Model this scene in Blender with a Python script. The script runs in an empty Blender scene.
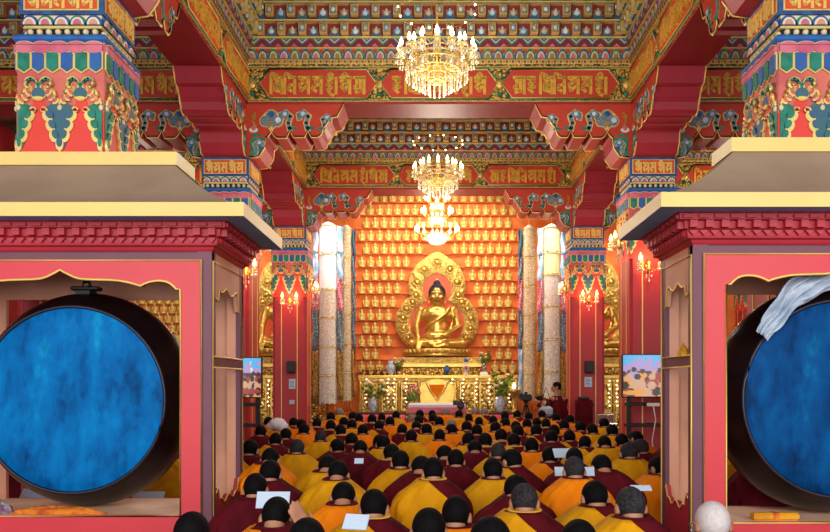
import bpy, bmesh, math, random
from mathutils import Vector, Matrix, noise
random.seed(7)
S = bpy.context.scene
COL = S.collection
PI = math.pi
F, VX, HY, EYE = 800.0, 437.0, 385.0, 1.55          # focal length in px of an 830 px wide frame, vanishing point, eye height

def at(px, py, d):
    return Vector(((px-VX)*d/F, d, EYE+(HY-py)*d/F))

# ------------------------------------------------------------------ materials
def lin(h):
    h = h.lstrip('#'); v = [int(h[i:i+2], 16)/255 for i in (0, 2, 4)]
    return [c/12.92 if c <= .04045 else ((c+.055)/1.055)**2.4 for c in v] + [1.0]
MATS = {}
def mat(key, hexc, rough=.5, metal=0., var=.10, scale=6., bump=0., bscale=40., spec=.4, hex2=None, sheen=0.):
    m = bpy.data.materials.new(key); m.use_nodes = True
    nt = m.node_tree; N = nt.nodes; L = nt.links
    b = N['Principled BSDF']
    b.inputs['Roughness'].default_value = rough; b.inputs['Metallic'].default_value = metal
    b.inputs['Specular IOR Level'].default_value = spec
    if sheen: b.inputs['Sheen Weight'].default_value = sheen
    c = lin(hexc)
    tc = N.new('ShaderNodeTexCoord'); nz = N.new('ShaderNodeTexNoise')
    nz.inputs['Scale'].default_value = scale; nz.inputs['Detail'].default_value = 4
    L.new(tc.outputs['Object'], nz.inputs['Vector'])
    r = N.new('ShaderNodeValToRGB'); L.new(nz.outputs['Fac'], r.inputs['Fac'])
    e = r.color_ramp.elements
    c2 = lin(hex2) if hex2 else [x*(1-var*2) for x in c[:3]]+[1]
    e[0].position = .35; e[0].color = c2; e[1].position = .62; e[1].color = c
    L.new(r.outputs['Color'], b.inputs['Base Color'])
    if bump:
        n2 = N.new('ShaderNodeTexNoise'); n2.inputs['Scale'].default_value = bscale; n2.inputs['Detail'].default_value = 3
        L.new(tc.outputs['Object'], n2.inputs['Vector'])
        bp = N.new('ShaderNodeBump'); bp.inputs['Strength'].default_value = bump; bp.inputs['Distance'].default_value = .02
        L.new(n2.outputs['Fac'], bp.inputs['Height']); L.new(bp.outputs['Normal'], b.inputs['Normal'])
    MATS[key] = m; return m
def brocade(key, cols, scale=30., rough=.45, metal=.2, bump=.4):
    m = bpy.data.materials.new(key); m.use_nodes = True
    nt = m.node_tree; N = nt.nodes; L = nt.links; b = N['Principled BSDF']
    b.inputs['Roughness'].default_value = rough; b.inputs['Metallic'].default_value = metal
    tc = N.new('ShaderNodeTexCoord'); v = N.new('ShaderNodeTexVoronoi'); v.feature = 'DISTANCE_TO_EDGE'
    w = N.new('ShaderNodeTexNoise'); w.inputs['Scale'].default_value = scale*.5; w.inputs['Detail'].default_value = 2
    L.new(tc.outputs['Object'], w.inputs['Vector'])
    mx = N.new('ShaderNodeMixRGB'); mx.inputs['Fac'].default_value = .12
    L.new(tc.outputs['Object'], mx.inputs['Color1']); L.new(w.outputs['Color'], mx.inputs['Color2'])
    v.inputs['Scale'].default_value = scale
    L.new(mx.outputs['Color'], v.inputs['Vector'])
    r = N.new('ShaderNodeValToRGB'); r.color_ramp.interpolation = 'CONSTANT'
    L.new(v.outputs['Distance'], r.inputs['Fac'])
    e = r.color_ramp.elements
    e[0].position = 0; e[0].color = lin(cols[0][1]); e[1].position = cols[1][0]; e[1].color = lin(cols[1][1])
    for p, c in cols[2:]:
        q = e.new(p); q.color = lin(c)
    L.new(r.outputs['Color'], b.inputs['Base Color'])
    bp = N.new('ShaderNodeBump'); bp.inputs['Strength'].default_value = bump; bp.inputs['Distance'].default_value = .02
    L.new(v.outputs['Distance'], bp.inputs['Height']); L.new(bp.outputs['Normal'], b.inputs['Normal'])
    MATS[key] = m
def glow(key, hexc, strength, sample='NONE'):
    m = bpy.data.materials.new(key); m.use_nodes = True
    nt = m.node_tree; N = nt.nodes; b = N['Principled BSDF']
    b.inputs['Base Color'].default_value = lin(hexc); b.inputs['Emission Color'].default_value = lin(hexc)
    b.inputs['Emission Strength'].default_value = strength
    m.cycles.emission_sampling = sample; MATS[key] = m

mat('lacquer_red', '#D23744', .4, var=.04, scale=2)
mat('cornice_red', '#B5303F', .5, var=.06, scale=3)
mat('frieze_red', '#84282C', .5, var=.08, scale=5)
mat('gold_frieze', '#B89C5C', .5, var=.15, scale=12)
mat('sill_paint', '#F0C6AA', .6, var=.05, scale=3)
mat('hair_white', '#D2CBCB', .7, bump=.3, bscale=200, var=.08, scale=50, spec=.15)
mat('frieze_white', '#CFC4AC', .55, var=.08)
mat('gold_fig', '#F0D078', .36, metal=.25, var=.1, scale=20)
mat('aura_paint', '#E89A3C', .5, hex2='#DC7C2A', scale=20)
mat('purple', '#6E3F52', .5, var=.05)
mat('peach', '#DDA084', .6, var=.08, scale=3)
mat('band_yellow', '#E6CC78', .45, var=.03, scale=2)
mat('roof_grey', '#A48D78', .7, var=.06, scale=3)
mat('eave_blue', '#74AEE6', .5)
mat('gold_line', '#F3D070', .4, metal=.25, var=.05)
mat('column_red', '#B23038', .45, var=.05, scale=2)
mat('salmon', '#DE7C68', .5, hex2='#C85E5E', scale=3)
mat('arch_red', '#EC443A', .45, var=.04, scale=3)
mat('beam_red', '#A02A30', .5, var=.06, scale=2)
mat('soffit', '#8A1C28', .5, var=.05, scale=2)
mat('corbel', '#A83040', .45, var=.05, scale=2)
mat('panel_red', '#C4402C', .45, var=.06, scale=3)
mat('panel_orange', '#DC5526', .45, var=.06, scale=3)
mat('letter', '#E4B244', .4, metal=.1, var=.12, scale=14)
mat('gold', '#E4BC5E', .28, metal=.75, var=.12, scale=8)
mat('gold_carved', '#E8C468', .3, metal=.65, var=.2, scale=18, bump=.8, bscale=34)
mat('gold_pale', '#EBD583', .35, metal=.35, var=.08)
mat('blue', '#1F6CB4', .45, hex2='#2E58A6', scale=8)
mat('deep_blue', '#24427E', .45, hex2='#2C6FB0', scale=10)
mat('green', '#1C8A74', .45, hex2='#0F6C58', scale=10)
mat('slate', '#3E5E86', .5, hex2='#356F78', scale=6)
mat('pink', '#D8788C', .5, hex2='#C65A78', scale=6)
mat('white', '#E6E0D6', .5, var=.05)
mat('cream', '#E9DDB0', .5, var=.06)
mat('black', '#0D0B0C', .4, var=.1)
mat('drum_black', '#150C0E', .3, var=.2, scale=4)
mat('drum_rim', '#2A2436', .4, var=.2)
mat('ceiling_green', '#3E6458', .6, hex2='#6A3A34', scale=3)
mat('floor_wood', '#4A2620', .5, hex2='#36201C', scale=2)
mat('niche_orange', '#F08238', .6, hex2='#DC6220', scale=3)
mat('hair_black', '#0B090D', .75, bump=.3, bscale=260, var=.3, scale=60, spec=.12)
mat('hair_grey', '#3A373C', .75, spec=.12, bump=.5, bscale=260, var=.3, scale=60)
mat('hair_pale', '#8E8888', .75, spec=.12, bump=.4, bscale=260, var=.2, scale=60)
mat('hair_blue', '#1D2440', .5, bump=.8, bscale=90)
mat('skin', '#B07C60', .5, var=.06, scale=9)
mat('skin_dark', '#4A2A22', .5)
mat('lips', '#8C4A40', .5)
mat('robe_mustard', '#D89A08', .8, hex2='#BE8206', scale=5, bump=.5, bscale=11, spec=.15)
mat('robe_orange', '#EC8606', .8, hex2='#D66E04', scale=5, bump=.5, bscale=11, spec=.15)
mat('robe_maroon', '#5A0F1A', .85, hex2='#3E0A14', scale=5, bump=.5, bscale=11, spec=.1)
mat('collar_yellow', '#E8B53A', .7)
mat('cloth_white', '#DCDDE6', .8, var=.05, bump=.3, bscale=20)
mat('khata', '#B9C8DA', .75, hex2='#94A9C2', scale=9, bump=.4, bscale=30)
mat('cloth_orange', '#DE8220', .8, hex2='#B4461C', scale=14, bump=.5, bscale=40)
mat('cloth_purple', '#6E4A6A', .8, hex2='#A89AA8', scale=20, bump=.5, bscale=40)
mat('cloth_yellow', '#E0A21C', .7, hex2='#C98A14', scale=10, bump=.3)
mat('paper', '#BFD6EE', .7, var=.04)
mat('silver', '#C8C6C6', .25, metal=.8)
mat('plastic_black', '#16161A', .45)
mat('wood_dark', '#4A2018', .5)
mat('leaf', '#4A6A22', .6, hex2='#8A9A2C', scale=20)
mat('porcelain', '#D8E0EA', .2, hex2='#8AA4C8', scale=16)
mat('petal', '#F0D040', .6, hex2='#F4F0E0', scale=20)
mat('silk_white', '#F7F6F0', .7, var=.04)
mat('silk_yellow', '#F4E9A8', .7, var=.03)
mat('silk_sky', '#8FC4EC', .7, hex2='#E8F0F8', scale=6)
brocade('brocade_gold', [(0, '#2E3A20'), (.10, '#C89A38'), (.26, '#E2C262'), (.38, '#8A3A24')], 16)
brocade('brocade_edge', [(0, '#C8A040'), (.08, '#2A4030'), (.22, '#B89240'), (.34, '#6A3020')], 26)
brocade('brocade_teal', [(0, '#C89A38'), (.10, '#2C6A70'), (.24, '#4C86B4'), (.36, '#D8C8A0')], 26)
brocade('cloud_paint', [(0, '#C8B070'), (.05, '#2A66A0'), (.18, '#2E8C8A'), (.30, '#6FA8CC'), (.42, '#B8502C')], 34)
brocade('brocade_beige', [(0, '#B09A78'), (.05, '#D6C4A0'), (.24, '#E6D8B8'), (.38, '#A87A5C')], 16, rough=.8, metal=0)
brocade('brocade_grey', [(0, '#B4B0A8'), (.05, '#D4D0C6'), (.24, '#E6E1D6'), (.38, '#A08478')], 16, rough=.8, metal=0)
brocade('ribbon_blue', [(0, '#3A5A78'), (.10, '#7E95A6'), (.26, '#C8D2D8'), (.38, '#40506A')], 22, rough=.8, metal=0)
brocade('ribbon_pink', [(0, '#C03858'), (.10, '#E0A8B8'), (.26, '#E4E0E4'), (.36, '#B0305A')], 20, rough=.8, metal=0)
brocade('ribbon_gold', [(0, '#6A4A20'), (.10, '#C8963A'), (.26, '#E2C070'), (.38, '#8A5A30')], 22, rough=.8, metal=0)
brocade('carved_altar', [(0, '#5A3A14'), (.07, '#BE9238'), (.20, '#E6C668'), (.34, '#F4E4A4')], 11, rough=.3, metal=.6, bump=.9)
glow('bulb', '#FFE9B0', 14)
glow('bulb_warm', '#FF9A50', 16)
glow('lamp_dot', '#FFF2C8', 6)
# crystal: clear cut glass
m = mat('crystal', '#FFF8DC', .08, var=.02); b = m.node_tree.nodes['Principled BSDF']
b.inputs['Specular IOR Level'].default_value = .9; b.inputs['Transmission Weight'].default_value = .45
# drum head: blue painted skin, worn
m = bpy.data.materials.new('drum_blue'); m.use_nodes = True; MATS['drum_blue'] = m
N = m.node_tree.nodes; L = m.node_tree.links; b = N['Principled BSDF']; b.inputs['Roughness'].default_value = .55; b.inputs['Specular IOR Level'].default_value = .06
tc = N.new('ShaderNodeTexCoord'); n1 = N.new('ShaderNodeTexNoise'); n1.inputs['Scale'].default_value = 2.3; n1.inputs['Detail'].default_value = 8; n1.inputs['Roughness'].default_value = .62
mp = N.new('ShaderNodeMapping'); mp.inputs['Scale'].default_value = (1.5, 1, .8)
L.new(tc.outputs['Object'], mp.inputs['Vector']); L.new(mp.outputs['Vector'], n1.inputs['Vector'])
r = N.new('ShaderNodeValToRGB'); L.new(n1.outputs['Fac'], r.inputs['Fac']); e = r.color_ramp.elements
e[0].position = .35; e[0].color = lin('#02427A'); e[1].position = .69; e[1].color = lin('#1094C2')
q = e.new(.45); q.color = lin('#0260A6'); q = e.new(.58); q.color = lin('#0370B8')
L.new(r.outputs['Color'], b.inputs['Base Color'])
n2 = N.new('ShaderNodeTexNoise'); n2.inputs['Scale'].default_value = 5.5; n2.inputs['Detail'].default_value = 6; n2.inputs['Roughness'].default_value = .6; n2.inputs['Distortion'].default_value = .25
L.new(mp.outputs['Vector'], n2.inputs['Vector'])
r2 = N.new('ShaderNodeValToRGB'); L.new(n2.outputs['Fac'], r2.inputs['Fac']); e2 = r2.color_ramp.elements
e2[0].position = .36; e2[0].color = (.30,.42,.52,1); e2[1].position = .66; e2[1].color = (1.5,1.55,1.35,1); q = e2.new(.48); q.color = (1,1,1,1)
mm = N.new('ShaderNodeMixRGB'); mm.blend_type = 'MULTIPLY'; mm.inputs['Fac'].default_value = .5
L.new(r.outputs['Color'], mm.inputs['Color1']); L.new(r2.outputs['Color'], mm.inputs['Color2']); L.new(mm.outputs['Color'], b.inputs['Base Color'])
m2 = m.copy(); m2.name = 'drum_deep'; MATS['drum_deep'] = m2
for q, h in zip(m2.node_tree.nodes['Color Ramp'].color_ramp.elements, ('#01284C','#023E78','#024E8C','#0670A0')): q.color = lin(h)
# ------------------------------------------------------------------ mesh builder
class MB:
    def __init__(s): s.v = []; s.f = []; s.m = []; s.sm = []
    def add(s, vs, fs, m, smooth=False):
        o = len(s.v); s.v += [tuple(p) for p in vs]
        for f in fs: s.f.append([i+o for i in f]); s.m.append(m); s.sm.append(smooth)
        return s
    def box(s, x0, x1, y0, y1, z0, z1, m, m_bottom=None, m_front=None):
        vs = [(x0,y0,z0),(x1,y0,z0),(x1,y1,z0),(x0,y1,z0),(x0,y0,z1),(x1,y0,z1),(x1,y1,z1),(x0,y1,z1)]
        o = len(s.v); s.v += vs
        for f, mm in (((3,2,1,0), m_bottom or m), ((4,5,6,7), m), ((0,1,5,4), m_front or m), ((1,2,6,5), m), ((2,3,7,6), m), ((3,0,4,7), m)):
            s.f.append([i+o for i in f]); s.m.append(mm); s.sm.append(False)
        return s
    def bbox(s, x0, x1, y0, y1, z0, z1, m, c=.004):
        # box with chamfered vertical and horizontal edges (two rings inset)
        def ring(z, k): return [(x0+k,y0+k,z),(x1-k,y0+k,z),(x1-k,y1-k,z),(x0+k,y1-k,z)]
        R = ring(z0,c)+ring(z0+c,0)+ring(z1-c,0)+ring(z1,c)
        fs = [(3,2,1,0),(12,13,14,15)]
        for a in range(3):
            for i in range(4):
                j = (i+1)%4; fs.append((a*4+i,a*4+j,a*4+4+j,a*4+4+i))
        return s.add(R, fs, m)
    def prism(s, poly, y0, y1, m, m_side=None, plane='xz'):
        # polygon in (x,z) counter-clockwise seen from -y, extruded y0 (front) .. y1 (back)
        n = len(poly)
        if plane == 'xz':
            vs = [(p[0],y0,p[1]) for p in poly]+[(p[0],y1,p[1]) for p in poly]
        elif plane == 'yz':
            vs = [(y0,p[0],p[1]) for p in poly]+[(y1,p[0],p[1]) for p in poly]
        else:
            vs = [(p[0],p[1],y0) for p in poly]+[(p[0],p[1],y1) for p in poly]
        s.add(vs, [tuple(range(n)), tuple(range(2*n-1, n-1, -1))], m)
        o = len(s.v)-2*n
        for i in range(n):
            j = (i+1)%n
            s.f.append([o+i, o+n+i, o+n+j, o+j]); s.m.append(m_side or m); s.sm.append(False)
        return s
    def ell(s, cx, cz, rx, rz, y0, y1, m, n=14, rot=0., m_side=None, a0=0., a1=2*PI):
        full = a1-a0 > 6.2
        k = n if full else n+1
        P = []
        for i in range(k):
            a = a0+(a1-a0)*i/n
            x, z = rx*math.cos(a), rz*math.sin(a)
            P.append((cx+x*math.cos(rot)-z*math.sin(rot), cz+x*math.sin(rot)+z*math.cos(rot)))
        return s.prism(P, y0, y1, m, m_side)
    def lathe(s, prof, c=(0,0,0), n=20, m='gold', axis='z', a0=0., cap=True, smooth=True, tilt=None):
        vs = []; fs = []
        for (r, h) in prof:
            for i in range(n):
                a = a0+2*PI*i/n; p = (r*math.cos(a), r*math.sin(a), h)
                if axis == 'y': p = (p[0], p[2], p[1])
                elif axis == 'x': p = (p[2], p[0], p[1])
                if tilt is not None: p = tilt @ Vector(p)
                vs.append((p[0]+c[0], p[1]+c[1], p[2]+c[2]))
        k = len(prof)
        for a in range(k-1):
            for i in range(n):
                j = (i+1)%n; fs.append((a*n+i, a*n+j, a*n+n+j, a*n+n+i))
        if cap:
            fs += [tuple(reversed(range(n))), tuple(range((k-1)*n, k*n))]
        return s.add(vs, fs, m, smooth)
    def sph(s, c, r, m, n=10, k=6, smooth=True):
        if not isinstance(r, (tuple, list)): r = (r, r, r)
        vs = [(c[0], c[1], c[2]-r[2])]; fs = []
        for a in range(1, k):
            t = PI*a/k
            for i in range(n):
                p = 2*PI*i/n
                vs.append((c[0]+r[0]*math.sin(t)*math.cos(p), c[1]+r[1]*math.sin(t)*math.sin(p), c[2]-r[2]*math.cos(t)))
        vs.append((c[0], c[1], c[2]+r[2])); T = len(vs)-1
        for i in range(n):
            j = (i+1)%n
            fs.append((0, 1+j, 1+i))
            for a in range(k-2): fs.append((1+a*n+i, 1+a*n+j, 1+a*n+n+j, 1+a*n+n+i))
            fs.append((1+(k-2)*n+i, 1+(k-2)*n+j, T))
        return s.add(vs, fs, m, smooth)
    def tube(s, path, r, m, n=6, smooth=True, closed=False):
        P = [Vector(p) for p in path]; k = len(P)
        R = r if isinstance(r, (list, tuple)) else [r]*k
        vs = []; up = Vector((0,0,1))
        for i in range(k):
            a = P[i-1] if (i or closed) else P[i]; b = P[(i+1)%k] if (i < k-1 or closed) else P[i]
            d = (b-a)
            d = d.normalized() if d.length > 1e-9 else Vector((0,1,0))
            ref = up if abs(d.z) < .95 else Vector((1,0,0))
            u = d.cross(ref).normalized(); w = u.cross(d).normalized()
            for q in range(n):
                t = 2*PI*q/n; vs.append(P[i]+u*(R[i]*math.cos(t))+w*(R[i]*math.sin(t)))
        fs = []
        for i in range(k if closed else k-1):
            i2 = (i+1)%k
            for q in range(n):
                j = (q+1)%n; fs.append((i*n+q, i*n+j, i2*n+j, i2*n+q))
        if not closed: fs += [tuple(reversed(range(n))), tuple(range((k-1)*n, k*n))]
        return s.add(vs, fs, m, smooth)
    def cap(s, a, b, ra, rb, m, n=10):      # capsule
        a = Vector(a); b = Vector(b); d = (b-a); L_ = d.length; d = d.normalized() if L_ > 1e-9 else Vector((0,0,1))
        pts = []; rad = []
        for t in (-1, -.8, -.45, 0):
            pts.append(a+d*(ra*t)); rad.append(max(ra*math.sqrt(max(0, 1-t*t)), .0004))
        for t in (0, .45, .8, 1):
            pts.append(b+d*(rb*t)); rad.append(max(rb*math.sqrt(max(0, 1-t*t)), .0004))
        return s.tube(pts, rad, m, n)
    def stroke(s, pts, w, y0, y1, m):       # flat pen stroke in xz
        for a, b in zip(pts[:-1], pts[1:]):
            ax, az = a; bx, bz = b; L_ = math.hypot(bx-ax, bz-az)
            if L_ < 1e-6: continue
            ux, uz = (bx-ax)/L_, (bz-az)/L_; nx, nz = -uz*w/2, ux*w/2
            e = w*.25
            ax -= ux*e; az -= uz*e; bx += ux*e; bz += uz*e
            s.prism([(ax-nx,az-nz),(bx-nx,bz-nz),(bx+nx,bz+nz),(ax+nx,az+nz)], y0, y1, m)
        return s
    def grid(s, fn, nu, nv, m, smooth=True, closed_u=False):
        vs = [fn(i/(nu if closed_u else nu-1), j/(nv-1)) for j in range(nv) for i in range(nu)]
        fs = []
        for j in range(nv-1):
            for i in range(nu if closed_u else nu-1):
                i2 = (i+1)%nu; fs.append((j*nu+i, j*nu+i2, j*nu+nu+i2, j*nu+nu+i))
        return s.add(vs, fs, m, smooth)
    def xform(s, M, start=0):
        for i in range(start, len(s.v)): s.v[i] = tuple(M @ Vector(s.v[i]))
        return s
    def mesh(s, name):
        me = bpy.data.meshes.new(name)
        me.from_pydata(s.v, [], s.f)
        keys = list(dict.fromkeys(s.m))
        for k in keys: me.materials.append(MATS[k])
        ix = {k: i for i, k in enumerate(keys)}
        me.polygons.foreach_set('material_index', [ix[k] for k in s.m])
        me.polygons.foreach_set('use_smooth', s.sm)
        me.update(); return me
    def build(s, name, parent=None, loc=(0,0,0), rot=(0,0,0), fix=True):
        me = s.mesh(name)
        if fix:
            bm = bmesh.new(); bm.from_mesh(me); bmesh.ops.recalc_face_normals(bm, faces=bm.faces); bm.to_mesh(me); bm.free()
        return link(name, me, parent, loc, rot)
def link(name, me, parent=None, loc=(0,0,0), rot=(0,0,0)):
    o = bpy.data.objects.new(name, me); COL.objects.link(o); o.location = loc; o.rotation_euler = rot
    if parent: o.parent = parent
    return o
def tag(o, label, cat, group=None, kind=None):
    if label: o['label'] = label
    if cat: o['category'] = cat
    if group: o['group'] = group
    if kind: o['kind'] = kind
    return o
def thing(name, label, cat, loc=(0,0,0), rotz=0., group=None, kind='thing'):
    o = bpy.data.objects.new(name, None); COL.objects.link(o); o.location = loc; o.rotation_euler = (0,0,rotz)
    o.empty_display_size = .1
    return tag(o, label, cat, group, kind)
KIDS = {}
def copy_tree(o, parent=None):
    c = o.copy(); COL.objects.link(c); c.parent = parent
    for ch in list(o.children): copy_tree(ch, c)
    return c
def struct(o): o['kind'] = 'structure'; return o
ORD = ['zeroth','first','second','third','fourth','fifth','sixth','seventh','eighth','ninth','tenth','eleventh','twelfth','thirteenth','fourteenth','fifteenth','sixteenth','seventeenth','eighteenth','nineteenth','twentieth','twenty-first','twenty-second']
BARE, SCARF = "bare drum", "scarf-draped drum"
# ------------------------------------------------------------------ lettering (thick pen strokes of the gilded script)
GL = {
 'A': [[(.05,0),(.05,1.02)],[(.05,1.02),(.16,1.18),(.42,1.12),(.56,1.0)],[(.32,.95),(.92,.95)],[(.36,.86),(.74,.62),(.34,.55),(.78,.36),(.34,.40),(.36,.2),(.84,.08)],[(.90,.95),(.90,0)]],
 'B': [[(.05,0),(.05,1.02)],[(.05,1.02),(.16,1.18),(.45,1.1),(.6,.98)],[(.36,.95),(.88,.95)],[(.82,0),(.82,.95)],[(.78,.55),(.42,.46),(.36,.26),(.58,.14)]],
 'C': [[(.08,.95),(.9,.95)],[(.82,0),(.82,.95)],[(.18,.9),(.56,.7),(.16,.54),(.26,.18),(.72,.46)]],
 'D': [[(.1,.95),(.82,.95)],[(.74,0),(.74,.95)],[(.16,.9),(.44,.7),(.16,.5),(.7,.5)],[(.22,.5),(.1,.3),(.36,.12)]],
 'E': [[(.1,.92),(.6,.92)],[(.14,.9),(.5,.66),(.14,.56),(.5,.36),(.2,.22),(.4,-.02),(.6,-.12)],[(.84,0),(.84,.95)],[(.26,1.1),(.42,1.2),(.56,1.1)]],
 'F': [[(.08,.95),(.92,.95)],[(.84,0),(.84,.95)],[(.12,.74),(.52,.76),(.2,.4),(.46,.16),(.66,.52)],[(.3,1.08),(.46,1.2),(.62,1.08)],[(.62,.9),(.62,.5)]],
 'G': [[(.08,.95),(.96,.95)],[(.88,0),(.88,.95)],[(.32,.95),(.32,.54),(.14,.36),(.5,.16)],[(.6,.95),(.6,.16),(.24,.06)]],
 'H': [[(.1,.95),(.7,.95)],[(.16,.9),(.6,.72),(.2,.56),(.66,.4),(.2,.3),(.5,.06)],[(.66,.95),(.5,.72)]],
}
def lettering(txt, w, h, y0, y1, m='letter'):
    """letters centred on (0,0) in the xz plane, w wide in all, h tall"""
    b = MB(); n = len(txt); step = w/n
    for i, ch in enumerate(txt):
        x0 = -w/2+i*step
        for st in GL[ch]:
            b.stroke([(x0+p[0]*step*.96, -h/2+p[1]*h*.84) for p in st], min(step*.225, h*.20), y0, y1, m)
    return b

# ------------------------------------------------------------------ a painted beam with its stacked cornice: local x along it, front faces -y, z=0 its soffit
BD = .64
def make_beam(L, label, loc, rotz, texts, letter_m='letter', panel='panel_red', frame='brocade_gold'):
    t = thing('painted_beam', label, 'beam', loc, rotz, 'painted ceiling beams')
    h = L/2
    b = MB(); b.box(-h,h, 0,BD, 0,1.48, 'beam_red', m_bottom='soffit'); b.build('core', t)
    b = MB(); b.box(-h,h, -.012,0, .03,.60, frame)
    b.build('brocade_frame', t)
    for z0, z1 in ((.03,.068),(.525,.56)):
        b = MB(); b.box(-h,h, -.026,-.012, z0,z1,'brocade_edge'); b.box(-h,h,-.03,-.012,z1-.006,z1,'gold_pale'); b.box(-h,h,-.03,-.012,z0,z0+.006,'gold_pale'); b.build('border_trim', t)
    n = len(texts); e = .16; cell = (L-2*e)/n
    for i, tx in enumerate(texts):
        cx = -h+e+cell*(i+.5); hw = cell/2-.03; tip = .16; z0, z1 = .085, .51
        P = [(cx-hw,(z0+z1)/2),(cx-hw+tip,z0),(cx+hw-tip,z0),(cx+hw,(z0+z1)/2),(cx+hw-tip,z1),(cx-hw+tip,z1)]
        b = MB(); b.prism(P, -.03, -.012, panel)
        q = b.build('cartouche', t)
        b = MB(); b.tube([(p[0],-.032,p[1]) for p in P], .009, 'gold_line', 5, closed=True)
        b.tube([(cx+(p[0]-cx)*1.035,-.026,(z0+z1)/2+(p[1]-(z0+z1)/2)*1.09) for p in P], .009, 'green', 5, closed=True)
        b.build('cartouche_border', q)
        lt = lettering(tx, 2*hw-tip*2.0, .30, -.046, -.03, letter_m).xform(Matrix.Translation((cx,0,(z0+z1)/2)))
        lt.build('gilt_lettering', q)
        # flower boss between cartouches
    for i in range(n+1):
        cx = -h+e+cell*i if 0 < i < n else (-h+.07 if i == 0 else h-.07)
        b = MB(); b.sph((cx,-.02,.30),(.075,.03,.085),'gold_carved',8,5)
        for k in range(6):
            a = k*PI/3+.5; b.sph((cx+.0+.12*math.cos(a)*(.6 if 0 < i < n else .45),-.016,.30+.15*math.sin(a)),(.034,.02,.034), 'gold_carved' if k % 2 else 'green',6,4)
        b.build('flower_boss', t)
    b = MB(); b.box(-h,h,-.03,0,.60,.655,'gold_pale'); k = int(L/.045)
    for i in range(k): x = -h+(i+.5)*L/k; b.box(x-.014,x+.014,-.042,-.03,.612,.645,'gold' if i % 2 else 'beam_red')
    b.build('bead_molding', t)
    b = MB(); b.box(-h,h,-.045,0,.655,.815,'gold_frieze'); k = int(L/.16)
    for i in range(k):
        x = -h+(i+.5)*L/k; c = 'deep_blue' if i % 2 else 'green'
        b.ell(x,.668,.078,.135,-.062,-.045,c,10,a0=0,a1=PI); b.ell(x,.668,.056,.105,-.07,-.06,'frieze_white',10,a0=0,a1=PI)
        b.ell(x,.668,.036,.07,-.078,-.07,'gold' if i % 3 else 'pink',8,a0=0,a1=PI)
        b.ell(x+L/k/2,.81,.03,.06,-.058,-.045,'panel_red',8,a0=PI,a1=2*PI)
    b.box(-h,h,-.085,0,.805,.825,'gold_pale'); b.build('petal_molding', t)
    b = MB(); b.box(-h,h,-.10,0,.825,.945,'frieze_red'); k = int(L/.235)
    for i in range(k):
        x = -h+(i+.5)*L/k; w = L/k/2
        for q, (c, s_) in enumerate((('deep_blue' if i % 2 else 'green',1),('frieze_white',.72),('green' if i % 2 else 'slate',.5),('gold',.25))):
            b.prism([(x-w*s_*.9,.942),(x,.942-.105*s_),(x+w*s_*.9,.942)],-.106-.005*q,-.10,c)
        b.prism([(x+w-.05,.826),(x+w+.05,.826),(x+w,.875)],-.108,-.10,'pink')
    b.box(-h,h,-.13,0,.945,.97,'gold_pale'); b.build('triangle_border', t)
    for z, y, ph in ((.97,.13,0),(1.20,.22,1)):
        b = MB(); b.box(-h,h,-y,0,z,z+.185,'frieze_red'); k = int(L/.155)
        for i in range(k):
            x = -h+(i+.5)*L/k; yy = y
            if (i+ph) % 2:
                b.box(x-.055,x+.055,-yy-.10,-yy,z+.012,z+.165,'gold_pale')
                b.box(x-.047,x+.047,-yy-.106,-yy-.1,z+.02,z+.157,'brocade_teal')
                b.sph((x,-yy-.106,z+.085),(.03,.012,.035),'silk_sky' if i % 4 < 2 else 'frieze_white',6,4)
            else:
                c = 'silk_sky' if (i//2) % 2 else 'frieze_white'
                b.box(x-.075,x+.075,-yy-.03,-yy,z,z+.03,'slate'); b.box(x-.06,x+.06,-yy-.012,-yy,z+.03,z+.115,'brocade_teal')
                b.sph((x,-yy-.035,z+.06),(.046,.03,.042),c,8,5); b.sph((x,-yy-.04,z+.105),(.02,.02,.024),c,6,4)
        b.build('dentil_molding', t)
        b = MB(); b.box(-h,h,-y-.11,0,z+.185,z+.205,'gold_pale'); b.box(-h,h,-y-.10,0,z+.205,z+.23,'black')
        for i in range(k//2):
            x = -h+(i*2+1.5)*L/k; b.prism([(x-.11,z+.207),(x+.11,z+.207),(x+.06,z+.229),(x-.06,z+.229)],-y-.108,-y-.1,'slate')
        b.build('plank_molding', t)
    b = MB(); b.box(-h,h,-.36,0,1.43,1.49,'ceiling_green'); b.build('top_board', t)
    return t

# ------------------------------------------------------------------ columns
CW = .365          # half width of shaft
PROF = [(.36,4.975),(.50,4.995),(.592,5.13),(.604,5.272),(.64,5.30),(.691,5.37),(.735,5.30),(.775,5.272),(.915,5.272),(.967,5.385),(1.02,5.285),(1.19,5.285),(1.238,5.385),(1.29,5.285),(1.39,5.285),(1.441,5.324),(1.47,5.42),(1.52,5.48),(1.584,5.58),(1.682,5.595),(1.78,5.79)]
def cloud_cluster(b, x, z, s, y):
    for dx, dz, r in ((0,.10,.075),(-.08,.03,.07),(.08,.03,.07),(0,-.01,.06),(-.05,.08,.06),(.05,.08,.06)):
        b.ell(x+dx*s, z+dz*s, r*s*1.18, r*s*1.18, y-.006, y, 'gold_pale', 9)
    for k, (dx, dz, r) in enumerate(((0,.10,.075),(-.08,.03,.07),(.08,.03,.07),(0,-.01,.06))):
        b.ell(x+dx*s, z+dz*s, r*s, r*s, y-.011, y-.006, 'cloud_paint', 9)
        b.ell(x+dx*s*1.1, z+dz*s*1.1+.01, r*s*.55, r*s*.55, y-.015, y-.011, ('deep_blue','cloud_paint','silk_sky','gold')[k], 8)
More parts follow.
